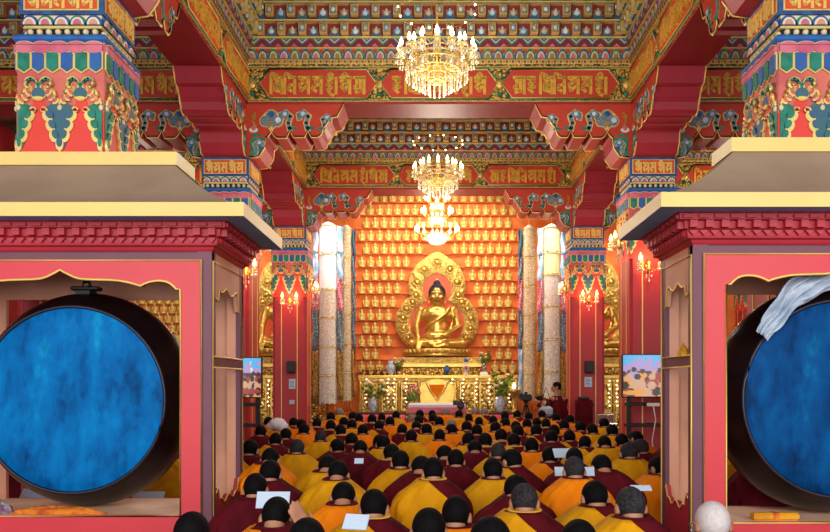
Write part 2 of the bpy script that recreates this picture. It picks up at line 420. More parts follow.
def curl_stem(b, x, z, s, d, y):
    P = [(x, z-.10*s),(x+.02*d*s, z-.02*s),(x-.01*d*s, z+.06*s),(x+.05*d*s, z+.11*s),(x+.11*d*s, z+.08*s),(x+.10*d*s, z+.03*s)]
    b.stroke(P, .07*s, y-.006, y, 'gold_pale'); b.stroke(P, .045*s, y-.012, y-.006, 'cloud_paint')
    b.ell(x+.06*d*s, z+.09*s, .06*s, .05*s, y-.014, y, 'cloud_paint', 8); b.ell(x+.06*d*s, z+.09*s, .026*s, .026*s, y-.018, y-.014, 'silk_sky', 7)
    b.ell(x-.03*d*s, z-.08*s, .06*s, .022*s, y-.012, y, 'green', 8)
def corbel_arm(t, axis, rear=True):
    P = [(u, z) for u, z in PROF]; P = [(-u, z) for u, z in reversed(PROF)] + [(.36, 4.975)] + P[1:]
    P = [P[i] for i in range(len(P))]
    # order: left top ... down ... right top: counter-clockwise seen from the front (-y)
    b = MB(); b.prism(P, -.315, .315, 'panel_red', m_side='corbel')
    if axis == 'y': b.xform(Matrix.Rotation(PI/2, 4, 'Z'))
    arm = b.build('corbel_bracket', t)
    for side in ((-1, 1) if True else (-1,)):
        b = MB(); y = -.315
        for d in (-1, 1):
            line = [(d*u, y-.004, z) for u, z in PROF]
            b.tube([(p[0], p[1], p[2]+.022) for p in line], .011, 'black', 5); b.tube(line, .011, 'gold_line', 5)
            b.prism([(d*.375,4.99),(d*.49,5.01),(d*.575,5.13),(d*.59,5.29),(d*.375,5.29)] if d > 0 else [(-.375,5.29),(-.59,5.29),(-.575,5.13),(-.49,5.01),(-.375,4.99)], y-.006, y, 'green')
            curl_stem(b, d*.45, 5.12, 1.0, d, y-.004); b.ell(d*.54, 5.14, .035, .05, y-.014, y, 'deep_blue', 8)
            cloud_cluster(b, d*.69, 5.50, 1.15, y)
            b.ell(d*.69, 5.41, .03, .05, y-.012, y, 'gold_pale', 8)
            for u in (.967, 1.238): curl_stem(b, d*u, 5.53, 1.25, -d, y)
            curl_stem(b, d*1.47, 5.50, 1.0, d, y)
            # lotus spray against the beam root
            b.ell(d*.42, 5.40, .07, .04, y-.012, y, 'white', 9); b.ell(d*.42, 5.43, .035, .04, y-.016, y, 'pink', 8)
            b.stroke([(d*.45,5.44),(d*.40,5.55),(d*.44,5.66)], .03, y-.01, y, 'gold'); b.ell(d*.42,5.6,.04,.05,y-.012,y,'gold',8)
            b.ell(d*.46,5.33,.07,.02,y-.012,y,'green',8)
        if side == 1: b.xform(Matrix.Rotation(PI, 4, 'Z'))
        if axis == 'y': b.xform(Matrix.Rotation(PI/2, 4, 'Z'))
        b.build('painted_cloud_border', arm)
def face_rot(b, k, start=0): return b.xform(Matrix.Rotation(k*PI/2, 4, 'Z'), start)
def lobe(b, x, z, rx, rz, y, ro, d, col, rim='gold_pale'):
    """a leaf lobe: pale gold rim, painted heart"""
    b.ell(x, z, rx, rz, y-.022, y, rim, 14, rot=ro)
    b.ell(x-d*rx*.46, z+rz*.34, rx*.74, rz*.76, y-.027, y-.018, col, 14, rot=ro)
def scroll(b, x, z, r, d, y, m, w=.012, a0=-.3, n=15, turn=.40):
    b.tube([(x+d*r*(1-k/17)*math.cos(a0+k*turn), y-.022, z+r*(1-k/17)*math.sin(a0+k*turn)) for k in range(n)], [w*(1-k/24) for k in range(n)], m, 6)
def lappets(b, y):
    """carved lappets of one shaft face; y is the face"""
    tip = 3.535
    for cx, col, half in ((0,'slate',0), (-.355,'green',1), (.355,'green',-1)):
        sg = (1,) if half == 1 else (-1,) if half == -1 else (-1, 1)
        pts = [(0,tip),(.035,tip+.02),(.06,tip+.08),(.068,tip+.14),(.088,tip+.20),(.092,tip+.25),(.112,tip+.30),(.135,tip+.345),(.12,tip+.37),(.06,tip+.40),(0,tip+.415)]
        if half == 0: P = [(cx+p[0],p[1]) for p in pts]+[(cx-p[0],p[1]) for p in reversed(pts[1:-1])]
        else: P = [(cx+half*p[0],p[1]) for p in pts]; P = P if half == 1 else list(reversed(P))
        b.prism(P, y-.012, y, col)
        for d in sg:
            for u, z, rx, rz, ro in ((.052,tip+.115,.032,.052,-.35),(.078,tip+.20,.036,.052,-.5),(.102,tip+.285,.040,.052,-.65)):
                lobe(b, cx+d*u, z, rx, rz, y, d*ro, d, col)
            scroll(b, cx+d*.138, tip+.335, .034, -d, y, 'gold_pale', .012, -.2); scroll(b, cx+d*.138, tip+.335, .021, -d, y-.004, 'lacquer_red', .008, -.2, 11)
        off = .014*half
        lobe(b, cx+off, tip+.05, .034 if half == 0 else .022, .056, y, 0, 0, col)
        b.sph((cx*.985, y-.014, tip), (.014,.012,.018), 'cream', 6, 4)
        b.sph((cx*.985, y-.016, 3.895), (.022,.014,.026), 'cream', 8, 5); b.sph((cx*.985, y-.014, 3.935), (.012,.012,.016), 'cream', 6, 4)
        # gold leaf chain over the pendant, running up to the urns at either side
        for d in sg:
            for u, z, ro, r in ((.030,3.945,-.9,.032),(.062,3.975,-.8,.034),(.088,4.015,-.6,.034)):
                lobe(b, cx+d*u, z, r*.62, r, y-.004, -d*ro, -d, 'salmon', 'gold_pale' if r > .033 else 'gold_line')
    for cx in (-.178, .178):
        b.ell(cx, 4.005, .062, .055, y-.020, y, 'gold_pale', 16); b.ell(cx, 4.015, .058, .048, y-.026, y, 'slate', 16); b.ell(cx, 3.972, .046, .016, y-.03, y, 'gold_line', 12)
        b.prism([(cx-.018,4.05),(cx+.018,4.05),(cx+.010,4.11),(cx-.010,4.11)], y-.02, y, 'green')
        for d in (-1, 1):
            b.stroke([(cx+d*.006,4.085),(cx+d*.03,4.125),(cx+d*.065,4.140),(cx+d*.098,4.122),(cx+d*.106,4.095)], .022, y-.026, y, 'green')
            b.tube([(cx+d*q[0], y-.028, q[1]) for q in ((.006,4.10),(.03,4.138),(.065,4.153),(.104,4.135),(.118,4.10))], .006, 'gold_pale', 5)
            b.tube([(cx+d*q[0], y-.024, q[1]) for q in ((.104,4.118),(.112,4.085),(.096,4.060),(.072,4.062),(.064,4.082),(.078,4.094))], [.016,.017,.016,.014,.011,.007], 'gold_pale', 7)
            lobe(b, cx+d*.060, 4.040, .024, .040, y, d*.7, -d, 'letter'); lobe(b, cx+d*.030, 4.058, .016, .034, y, d*.25, -d, 'salmon')
            b.tube([(cx+d*q[0], y-.022, q[1]) for q in ((.104,4.055),(.132,4.030),(.142,3.995),(.126,3.975))], [.008,.015,.017,.008], 'gold_line', 7)
def make_column(name_, label, loc, sides=(0,1,3)):
    t = thing('painted_column', label, 'column', loc, 0, 'painted columns along the nave')
    # shaft: square with rebated corners; upper field salmon, lower red
    w, c = CW, .05
    P = [(-w+c,-w),(w-c,-w),(w-c,-w+.02),(w-.02,-w+c),(w,-w+c),(w,w-c),(w-.02,w-c),(w-c,w-.02),(w-c,w),(-w+c,w),(-w+c,w-.02),(-w+.02,w-c),(-w,w-c),(-w,-w+c),(-w+.02,-w+c),(-w+c,-w+.02)]
    b = MB(); b.prism(P, 0, 3.9, 'column_red', plane='xy'); b.box(-w,w,-w,w,3.9,4.22,'salmon'); b.build('shaft', t)
    for k in sides:
        for x in (-.17, .17):
            b = MB(); b.box(x-.008,x+.008,-w-.006,-w,.25,3.55,'gold_line'); face_rot(b, k); b.build('gold_fillet', t)
    b = MB(); b.bbox(-w-.08,w+.08,-w-.08,w+.08,0,.25,'gold_pale',.03); b.build('base', t)
    for k in sides:
        b = MB(); b.box(-w,w,-w-.004,-w,3.86,4.24,'salmon'); b.box(-w,w,-w-.004,-w,3.45,3.86,'arch_red')
        for cx in (-.18,.18):
            b.prism([(cx-.16,3.5),(cx+.16,3.5),(cx+.10,3.8),(cx+.045,3.96),(cx,3.99),(cx-.045,3.96),(cx-.10,3.8)], -w-.008,-w,'arch_red')
        lappets(b, -w-.006); face_rot(b, k); b.build('lappet_ornament_border', t)
    b = MB(); b.box(-w-.005,w+.005,-w-.005,w+.005,4.24,4.36,'deep_blue')
    for k in sides:
        s0 = len(b.v); n = 6
        for i in range(n):
            x0 = -w+i*2*w/n; x1 = x0+2*w/n; xm = (x0+x1)/2; c = 'blue' if i % 2 else 'green'; y = -w-.006
            b.prism([(x0,4.225),(xm,4.185),(x1,4.225),(x1,4.36),(x0,4.36)], y-.014, y, 'gold_pale')
            b.prism([(x0+.013,4.232),(xm,4.20),(x1-.013,4.232),(x1-.013,4.36),(x0+.013,4.36)], y-.026, y-.01, c)
        face_rot(b, k, s0)
    b.build('tab_border', t)
    b = MB(); b.box(-w-.01,w+.01,-w-.01,w+.01,4.36,4.455,'pink')
    for k in sides:
        s0 = len(b.v); n = 5
        for i in range(n):
            x = -w+(i+.5)*2*w/n; r = w/n
            b.ell(x,4.372,r*1.02,.03,-w-.030,-w-.008,'gold_pale',10,a0=PI,a1=2*PI); b.ell(x,4.378,r*.95,.026,-w-.036,-w-.03,'pink',10,a0=PI,a1=2*PI)
            b.box(x-r,x+r,-w-.036,-w-.008,4.376,4.42,'pink')
            b.ell(x,4.425,r*1.0,.028,-w-.04,-w-.01,'gold_pale',10,a0=PI*0,a1=PI)
            b.ell(x,4.421,r*.93,.026,-w-.043,-w-.04,'pink',10,a0=0,a1=PI)
        face_rot(b, k, s0)
    b.build('scallop_border', t)
    b = MB(); b.bbox(-w-.03,w+.03,-w-.03,w+.03,4.45,4.52,'blue',.02); b.build('blue_molding', t)
    b = MB(); q = .315; b.box(-q,q,-q,q,4.515,4.60,'black'); b.box(-q-.02,q+.02,-q-.02,q+.02,4.515,4.53,'gold_pale'); b.box(-q-.02,q+.02,-q-.02,q+.02,4.588,4.605,'gold_pale')
    for k in sides:
        s0 = len(b.v)
        for i in range(8): b.sph((-q+(i+.5)*2*q/8,-q-.012,4.558),.027,'cream',8,5)
        face_rot(b, k, s0)
    b.build('bead_molding', t)
    b = MB(); b.box(-.33,.33,-.33,.33,4.605,4.70,'cream')
    for k in sides:
        s0 = len(b.v); n = 5
        for i in range(n):
            x = -.34+(i+.5)*.68/n; cc = ('deep_blue','green')[i % 2]
            b.ell(x,4.612,.075,.082,-.352,-.33,cc,12,a0=0,a1=PI); b.ell(x,4.612,.055,.062,-.36,-.35,'white',12,a0=0,a1=PI); b.ell(x,4.612,.036,.045,-.366,-.358,'pink' if i % 2 else 'peach',10,a0=0,a1=PI)
        face_rot(b, k, s0)
    b.build('petal_molding', t)
    b = MB(); b.box(-.355,.355,-.355,.355,4.70,4.975,'deep_blue'); nb = b.build('name_block', t)
    for k in sides:
        b = MB(); b.box(-.32,.32,-.362,-.355,4.73,4.945,'gold_pale'); b.box(-.305,.305,-.366,-.355,4.742,4.933,'panel_orange')
        lt = lettering('FCDFC', .57, .18, -.378, -.366, 'gold_line').xform(Matrix.Translation((0,0,4.835)))
        b.v_off = len(b.v); o = len(b.v); b.v += lt.v; b.f += [[i+o for i in f] for f in lt.f]; b.m += lt.m; b.sm += lt.sm
        face_rot(b, k); b.build('gilt_lettering', nb)
    corbel_arm(t, 'x'); corbel_arm(t, 'y')
    return t

XL, XR = -3.19, 3.26
YA, YB, YC, YW = 7.15, 12.40, 17.65, 21.0
colA = make_column('c', 'near carved column rising behind the bare drum pavilion, gold lettering under the beam', (XL, YA, 0))
def col_copy(label, loc, arms=True):
    c = copy_tree(colA)
    for ch in list(c.children):
        if not arms and ch.name.startswith('corbel'):
            for g in list(ch.children): bpy.data.objects.remove(g)
            bpy.data.objects.remove(ch)
    c.location = loc; c['label'] = label; return c
col_copy('near carved column rising behind the scarf-draped drum pavilion', (XR, YA, 0))
col_copy('second column in the row on the bare drum side, television before it', (XL, YB, 0))
col_copy('second column in the row on the scarf-draped drum side, television before it', (XR, YB, 0))
col_copy('far column with speaker and two paper notices, beside the tall brocade banners', (XL, YC, 0))
col_copy('far column with speaker and one paper notice, behind the standing photographer', (XR, YC, 0))
col_copy('outer column glimpsed through the bare drum pavilion', (-8.75, YC, 0), False)
col_copy('outer column at the back wall glimpsed above the scarf-draped drum', (8.15, YW-.46, 0), False)

ZB = 5.79
bn = make_beam(XR-XL-.66, 'painted beam across the nave over the second column pair, largest gold script', ((XL+XR)/2, YB-.32, ZB), 0, ['ABCDEFG','HABCDEF','GHABCDE'])
c = copy_tree(bn); c.location = ((XL+XR)/2, YC-.32, ZB); c['label'] = 'painted beam across the nave over the far column pair, before the golden altar'
ba = make_beam(5.2, 'painted beam over the bare drum side aisle, level with the second column', (XL-.33-2.6, YB-.32, ZB), 0, ['CDEFGAB','BCDEFGA','ABCCDFD'])
def beam_copy(src, label, loc, rz=0):
    c = copy_tree(src); c.location = loc; c.rotation_euler = (0,0,rz); c['label'] = label; return c
beam_copy(ba, 'painted beam over the scarf-draped drum side aisle, level with the second column', (XR+.33+2.6, YB-.32, ZB))
beam_copy(ba, 'painted beam over the bare drum side aisle, level with the far column', (XL-.33-2.6, YC-.32, ZB))
beam_copy(ba, 'painted beam over the scarf-draped drum side aisle, level with the far column', (XR+.33+2.6, YC-.32, ZB))
bl = make_beam(5.25, 'lengthwise beam between near and second columns on the bare drum side, orange script panels', (XL+.32, (YA+YB)/2, ZB-.002), PI/2, ['ABCGDEFGHAB','GFBCADEFHCA','HABCDEFGBCD'], panel='panel_orange')
beam_copy(bl, 'lengthwise beam between near and second columns on the scarf-draped drum side, orange script panels', (XR-.32, (YA+YB)/2, ZB-.002), -PI/2)
beam_copy(bl, 'lengthwise beam between second and far columns on the bare drum side', (XL+.32, (YB+YC)/2, ZB-.002), PI/2)
beam_copy(bl, 'lengthwise beam between second and far columns on the scarf-draped drum side', (XR-.32, (YB+YC)/2, ZB-.002), -PI/2)

# ------------------------------------------------------------------ room shell
HW = 9.6
b = MB(); b.box(-HW,HW,-4,YW+.6,-.12,0,'floor_wood'); struct(b.build('floor'))
b = MB(); b.box(-HW,HW,-4,YW+.6,7.29,7.45,'ceiling_green'); struct(b.build('ceiling'))
b = MB(); b.box(-HW-.2,-HW,-4,YW+.6,0,7.4,'column_red'); struct(b.build('wall_left'))
b = MB(); b.box(HW,HW+.2,-4,YW+.6,0,7.4,'column_red'); struct(b.build('wall_right'))
b = MB(); b.box(-HW,HW,YW,YW+.6,0,7.4,'niche_orange'); wall = struct(b.build('wall_back'))
# ------------------------------------------------------------------ drum pavilions
SC = [(0,2.336),(.03,2.318),(.06,2.303),(.09,2.288),(.13,2.275),(.19,2.270),(.267,2.268),(.34,2.266),(.40,2.262),(.46,2.251),(.51,2.238),(.547,2.225),(.575,2.240),(.61,2.253),(.65,2.260),(.684,2.261),(.72,2.256),(.75,2.243),(.775,2.222),(.79,2.205),(.82,2.203)]
def make_pavilion(label, xc, d1, D):
    t = thing('drum_pavilion', label, 'pavilion', (xc, d1, 0), 0, 'drum pavilions at either side of the hall')
    W, O, ZS, ZT = 1.03, .82, .655, 2.473
    # corner posts
    for x in (-1, 1):
        for y0, y1, m in ((.0,.10,'purple'),(D-.10,D,'peach')):
            b = MB(); xa, xb = sorted((x*W, x*(W-.10))); b.bbox(xa,xb,y0,y1,0,ZT,m,.004)
            if m == 'peach':
                xa, xb = sorted((x*(W+.002), x*(W-.03))); b.box(xa,xb,y0-.004,y1+.002,0,ZT,'purple')
            b.build('corner_post', t)
    b = MB(); b.box(-W,W,.012,.06,2.385,ZT,'purple'); b.build('lintel', t)
    # red front frame with scalloped head
    b = MB(); R = W-.068
    for x in (-1, 1):
        xa, xb = sorted((x*R, x*O)); b.box(xa,xb,-.012,.05,ZS,2.2,'lacquer_red')
    full = [(-x,z) for x,z in reversed(SC[1:])]+SC
    for (x0,z0),(x1,z1) in zip(full[:-1], full[1:]):
        b.prism([(x0,z0),(x1,z1),(x1,2.40),(x0,2.40)], -.012, .05, 'lacquer_red')
    for x in (-1, 1):
        xa, xb = sorted((x*R, x*O)); b.box(xa,xb,-.012,.05,2.2,2.40,'lacquer_red')
    b.box(-R,R,-.012,.05,.12,ZS,'lacquer_red'); ff = b.build('front_frame', t)
    b = MB(); y = -.014
    b.tube([(-O,y,ZS)]+[(-O,y,2.203)]+[(p[0],y,p[1]) for p in full[1:-1]]+[(O,y,2.203),(O,y,ZS)], .0085, 'gold_line', 5, closed=True)
    b.tube([(-R,y,.12),(-R,y,2.40),(R,y,2.40),(R,y,.12)], .009, 'gold_line', 5, closed=True); b.build('gold_trim', ff)
    # side panels
    for x in (-1, 1):
        sp = MB(); lo = MB(); xa, xb = sorted((x*W, x*(W-.03))); n = 16
        def zt(u): return 2.26-.05*abs(math.sin(u*PI*2.5))-(.10 if u < .12 or u > .88 else 0)
        def zb(u): return .70+.05*abs(math.sin(u*PI*3))+(.10 if u < .10 or u > .90 else 0)
        for i in range(n):
            u0, u1 = i/n, (i+1)/n; ya, yb = .1+u0*(D-.2), .1+u1*(D-.2)
            sp.prism([(ya,zt(u0)),(yb,zt(u1)),(yb,ZT),(ya,ZT)], xa, xb, 'peach', plane='yz')
            lo.prism([(ya,.12),(yb,.12),(yb,zb(u1)),(ya,zb(u0))], xa, xb, 'cornice_red', plane='yz')
        o = sp.build('side_board', t); sp = lo; sp.build('side_board', t); r_ = MB(); r_.box(xa,xb,.1,D-.1,1.675,1.745,'purple'); r_.build('side_rail', t)
        g = MB(); xo = x*(W+.003)
        g.tube([(xo,.02,.14),(xo,.02,2.40),(xo,D-.02,2.40),(xo,D-.02,.14)], .008, 'gold_line', 5, closed=True)
        for z in (1.672,1.748): g.tube([(xo,.03,z),(xo,D-.03,z)], .006, 'gold_line', 5)
        g.tube([(xo,.1+i/n*(D-.2),zb(i/n)) for i in range(n+1)], .006, 'gold_line', 5)
        g.tube([(xo,.1+i/n*(D-.2),zt(i/n)) for i in range(n+1)], .006, 'gold_line', 5)
        g.build('gold_trim', o)
    # back frame
    b = MB(); b.box(-W,W,D-.05,D-.01,2.22,ZT,'peach')
    for x in (-1, 1):
        xa, xb = sorted((x*W, x*O)); b.box(xa,xb,D-.05,D-.01,.5,2.22,'peach')
    b.box(-W,W,D-.05,D-.01,.3,ZS,'peach'); b.build('back_frame', t)
    b = MB(); b.box(-W+.03,W-.03,.05,D-.05,.60,ZS,'sill_paint'); b.build('sill_board', t)
    b = MB(); b.bbox(-W-.05,W+.05,-.05,D+.02,0,.14,'purple',.01); b.build('plinth', t)
    # cornice flaring outwards
    def ring(e, z): return [(-W-e,-e,z),(W+e,-e,z),(W+e,D+min(e,.06),z),(-W-e,D+min(e,.06),z)]
    b = MB(); prof = [(0,2.462),(.012,2.475),(.02,2.49),(.045,2.498),(.05,2.512),(.055,2.545),(.075,2.556),(.08,2.60),(.12,2.606),(.125,2.64),(.145,2.645),(.149,2.665)]
    vs = []; fs = []
    for e, z in prof: vs += ring(e, z)
    for a in range(len(prof)-1):
        for i in range(4): j = (i+1)%4; fs.append((a*4+i,a*4+j,a*4+4+j,a*4+4+i))
    fs += [(3,2,1,0), tuple(range(len(vs)-4, len(vs)))]
    b.add(vs, fs, 'cornice_red'); co = b.build('cornice', t)
    b = MB()
    def along(e, step, fn):
        n = int((2*W+2*e)/step)
        for i in range(n):
            x = -W-e+(i+.5)*(2*W+2*e)/n; s0 = len(b.v); fn(); b.xform(Matrix.Translation((x,-e,0)), s0)
        n = int((D+e)/step)
        for sx in (-1, 1):
            for i in range(n):
                y = -e+(i+.5)*(D+e)/n; s0 = len(b.v); fn(); b.xform(Matrix.Translation((sx*(W+e),y,0)) @ Matrix.Rotation(sx*PI/2, 4, 'Z'), s0)
    along(.08, .098, lambda: b.box(-.024,.024,-.036,.01,2.556,2.602,'cornice_red'))
    along(.055, .066, lambda: b.prism([(-.028,2.543),(0,2.512),(.028,2.543)],-.022,.01,'cornice_red'))
    along(.125, .098, lambda: b.box(-.03,.03,-.014,.01,2.612,2.636,'cornice_red'))
    b.build('dentil_molding', co)
    # eave slab, hipped roof, top slab
    e, bk = .288, .13
    b = MB(); b.box(-W-e,W+e,-e,D+bk,2.645,2.735,'band_yellow', m_bottom='eave_blue'); b.build('eave_slab', t)
    Dp = D+bk+e; ins = .66*min(1, Dp/1.30)
    b = MB(); vs = []; fs = []; prof = [(.04+.62*i/14, 2.735+.42*(.55*(i/14)+.45*(i/14)**2)) for i in range(15)]
    for q, z in prof:
        k = q/.66; fi = q; bi = min(q, .30*k*Dp/1.3)
        vs += [(-W-e+q,-e+fi*ins/.66,z),(W+e-q,-e+fi*ins/.66,z),(W+e-q,D+bk-bi,z),(-W-e+q,D+bk-bi,z)]
    for a in range(len(prof)-1):
        for i in range(4): j = (i+1)%4; fs.append((a*4+i,a*4+j,a*4+4+j,a*4+4+i))
    fs.append(tuple(range(len(vs)-4, len(vs)))); fs.append((3,2,1,0))
    b.add(vs, fs, 'roof_grey'); b.build('roof', t)
    b = MB(); b.box(-W-e+.64,W+e-.64,-e+ins*.96,D+bk-.22*Dp/1.3,3.15,3.245,'band_yellow'); b.build('roof_cap', t)
    return t
PAV = [(-2.57, 5.468, .875), (2.694, 5.20, .735)]
make_pavilion('red pavilion around the bare blue drum, scalloped gold-edged frame under a grey hipped roof', *PAV[0])
make_pavilion('red pavilion around the scarf-draped blue drum, scalloped gold-edged frame under a grey hipped roof', *PAV[1])

def make_drum(label, x, yf, zc, depth, head='drum_blue', group='great blue drums'):
    t = thing('drum', label, 'drum', (x, yf, .655), 0, group)
    R0, R1 = .665, .782; dz = zc-.655
    prof = [(R0*.98,.0),(R0,.012)]+[(R0+(R1-R0)*math.sin(PI*u), .02+u*(depth-.04)) for u in [i/16 for i in range(1, 16)]]+[(R0,depth-.01),(R0*.96,depth)]
    b = MB(); b.lathe(prof, (0,0,dz), 72, 'drum_black', axis='y'); b.build('drum_shell', t)
    b = MB(); b.lathe([(.02,-.014),(.3,-.013),(.55,-.011),(.640,-.008),(.650,0)], (0,0,dz), 72, head, axis='y'); b.build('drum_head', t)
    b = MB(); b.tube([(.657*math.cos(a), -.006, dz+.657*math.sin(a)) for a in [2*PI*i/72 for i in range(72)]], .011, 'drum_rim', 6, closed=True); b.build('head_rim', t)
    b = MB(); b.bbox(-.05,.05,depth*.3,depth*.55,dz+.755,dz+.80,'plastic_black',.01); b.bbox(-.10,.10,depth*.34,depth*.5,dz+.795,dz+.825,'plastic_black',.008); b.tube([(-.03,depth*.42,dz+.82),(-.02,depth*.42,dz+.86),(.02,depth*.42,dz+.86),(.03,depth*.42,dz+.82)], .012, 'plastic_black'); b.build('hanging_bracket', t)
    return t
make_drum('great drum with a mottled bright blue head, standing bare in its red pavilion', -2.57, 5.63, 1.445, .56)
make_drum('great drum with a deep blue head, pale grey scarf draped over its rim', 2.694, 5.33, 1.457, .50, 'drum_deep')

# scarf over the second drum: folds wrapped on the shell rim, then hanging down the head's edge
SP = [(80,.835),(99,.812),(110,.772),(120,.738),(131,.71),(143,.688)]
def scarf_pt(u, v):
    f = min(u*(len(SP)-1), len(SP)-1.001); i = int(f); f -= i
    a = math.radians(SP[i][0]*(1-f)+SP[i+1][0]*f); r = SP[i][1]*(1-f)+SP[i+1][1]*f
    wd = .19*(1-.62*u**2.2); q = v-.5
    fold = .020*math.sin(v*19+u*4)+.012*math.sin(v*33-u*7)+.012*noise.noise(Vector((u*6,v*5,1)))
    rr = r+q*wd+.012*math.sin(u*13+v*2)
    y = .10*(1-u)**1.5-.055-.05*math.sin(PI*v)*(1-.4*u)
    return Vector((rr*math.cos(a), y+fold, rr*math.sin(a)+fold*.5+.02*math.sin(PI*v)*(1-u)))
b = MB()
b.grid(scarf_pt, 64, 30, 'khata')
o = b.build('scarf', None, (2.694, 5.33, 1.457))
md = o.modifiers.new('thick', 'SOLIDIFY'); md.thickness = .010
tag(o, 'pale grey silk offering scarf draped over the rim of a blue drum', 'scarf')
# cloths on the sills
def crumple(nm, label, cat, loc, sx, sy, sz, m, seed, group=None):
    rnd = random.Random(seed)
    def f(u, v):
        a = u*2*PI; t = v*PI/2; k = 1+.22*noise.noise(Vector((math.cos(a)*2+seed, math.sin(a)*2, v*3)))+.1*math.sin(a*7+seed)
        return Vector((sx*math.cos(a)*math.cos(t)*k, sy*math.sin(a)*math.cos(t)*k, max(0, sz*math.sin(t)*(1+.6*noise.noise(Vector((math.cos(a)*3, math.sin(a)*3+seed, v*5)))))))
    b = MB(); b.grid(f, 40, 12, m, closed_u=True); return tag(b.build(nm, None, loc), label, cat, group)
crumple('folded_cloth','crumpled orange cloth strip lying on the sill below the bare blue drum','cloth',(-2.64,5.56,.654),.33,.045,.045,'cloth_orange',3)
crumple('cloth_bundle','mottled purple cloth bundle at the end of the bare drum sill','cloth',(-3.10,5.57,.654),.15,.06,.085,'cloth_purple',9)
b = MB(); b.bbox(-.15,.15,-.035,.035,0,.05,'cloth_yellow',.012); t = b.build('scripture_bundle', None, (2.24,5.31,.655)); tag(t, 'small yellow wrapped scripture on the sill below the scarf-draped drum', 'book bundle')
b = MB(); b.box(-.02,.02,-.0365,.0365,-.001,.0515,'cloth_orange'); b.build('tie_band', t)

crumple('folded_cloth','bunched yellow cloth hung over the side rail of the scarf-draped drum pavilion','cloth',(1.675,5.44,1.742),.035,.05,.07,'cloth_yellow',5)
# ------------------------------------------------------------------ back wall niches
SW = F/YW
NY = [198,210.8,223.6,236.4,249.4,262.5,275.8,289,302.3,315.5,328.6,341.6,354.4,367]
def statuette_mesh():
    b = MB()
    b.ell(0,.14,.09,.13,-.008,.0,'aura_paint',16)
    b.lathe([(.07,0),(.085,.012),(.07,.03),(.078,.042)], (0,-.05,0), 12, 'gold_fig')
    b.sph((0,-.055,.062),(.085,.05,.030),'gold_fig',12,6); b.sph((0,-.05,.125),(.058,.036,.062),'gold_fig',10,6); b.sph((0,-.05,.17),(.03,.028,.03),'gold_fig',8,5)
    b.sph((-.062,-.05,.115),(.018,.02,.05),'gold_fig',8,5); b.sph((.062,-.05,.115),(.018,.02,.05),'gold_fig',8,5)
    b.sph((0,-.055,.208),(.034,.031,.038),'gold_fig',10,6); b.sph((0,-.053,.247),(.017,.017,.018),'gold_fig',8,5)
    b.sph((0,-.085,.085),(.03,.02,.014),'gold_fig',8,5)
    b.xform(Matrix.Scale(1.13,4)); return b.mesh('statuette')
SME = statuette_mesh()
def in_aura(px, py, cx=437.):
    e1 = ((px-cx)/(46))**2+((py-323)/42)**2 < 1; e2 = ((px-cx)/34)**2+((py-286)/38)**2 < 1
    return e1 or e2 or (abs(px-cx) < 55 and py > 345)
fc = thing('niche_shelf_frame', 'orange niche wall shelving behind the great golden Buddha', 'shelving', (0,YW,0)); fc['kind'] = 'structure'
for r, py in enumerate(NY):
    z = EYE+(HY-py)/SW-.135
    b = MB(); b.box(-2.15,2.15,-.09,0,z-.012,z,'niche_orange'); b.build('niche_ledge', fc)
    xs = [362+8.85*i for i in range(18)] if r % 2 else [366.4+8.85*i for i in range(17)]
    vis = [x for x in xs if not in_aura(x, py)]
    for i, px in enumerate(vis):
        o = link('buddha_statuette', SME, None, ((px-VX)/SW, YW-.005, z))
        tag(o, f"small gold Buddha statuette, {ORD[r+1]} niche row from the top, {ORD[i+1]} from the bare drum side", 'statuette', 'small gold Buddhas on the orange niche wall')
# more niches in the side aisle, seen over the bare drum
for r, py in enumerate([291,300.5,310,319.5,329,338.5]):
    z = EYE+(HY-py)/SW-.1
    b = MB(); b.box(-8.4,-6.4,-.09,0,z-.02,z,'niche_orange'); b.build('niche_ledge', fc)
    for i in range(7):
        px = 130+8.6*i+(4.3 if r % 2 else 0)
        o = link('buddha_statuette', SME, None, ((px-VX)/SW, YW-.005, z))
        tag(o, f"small gold Buddha statuette seen over the bare drum, {ORD[r+1]} aisle row from top, {ORD[i+1]} along", 'statuette', 'small gold Buddhas glimpsed over the bare drum')

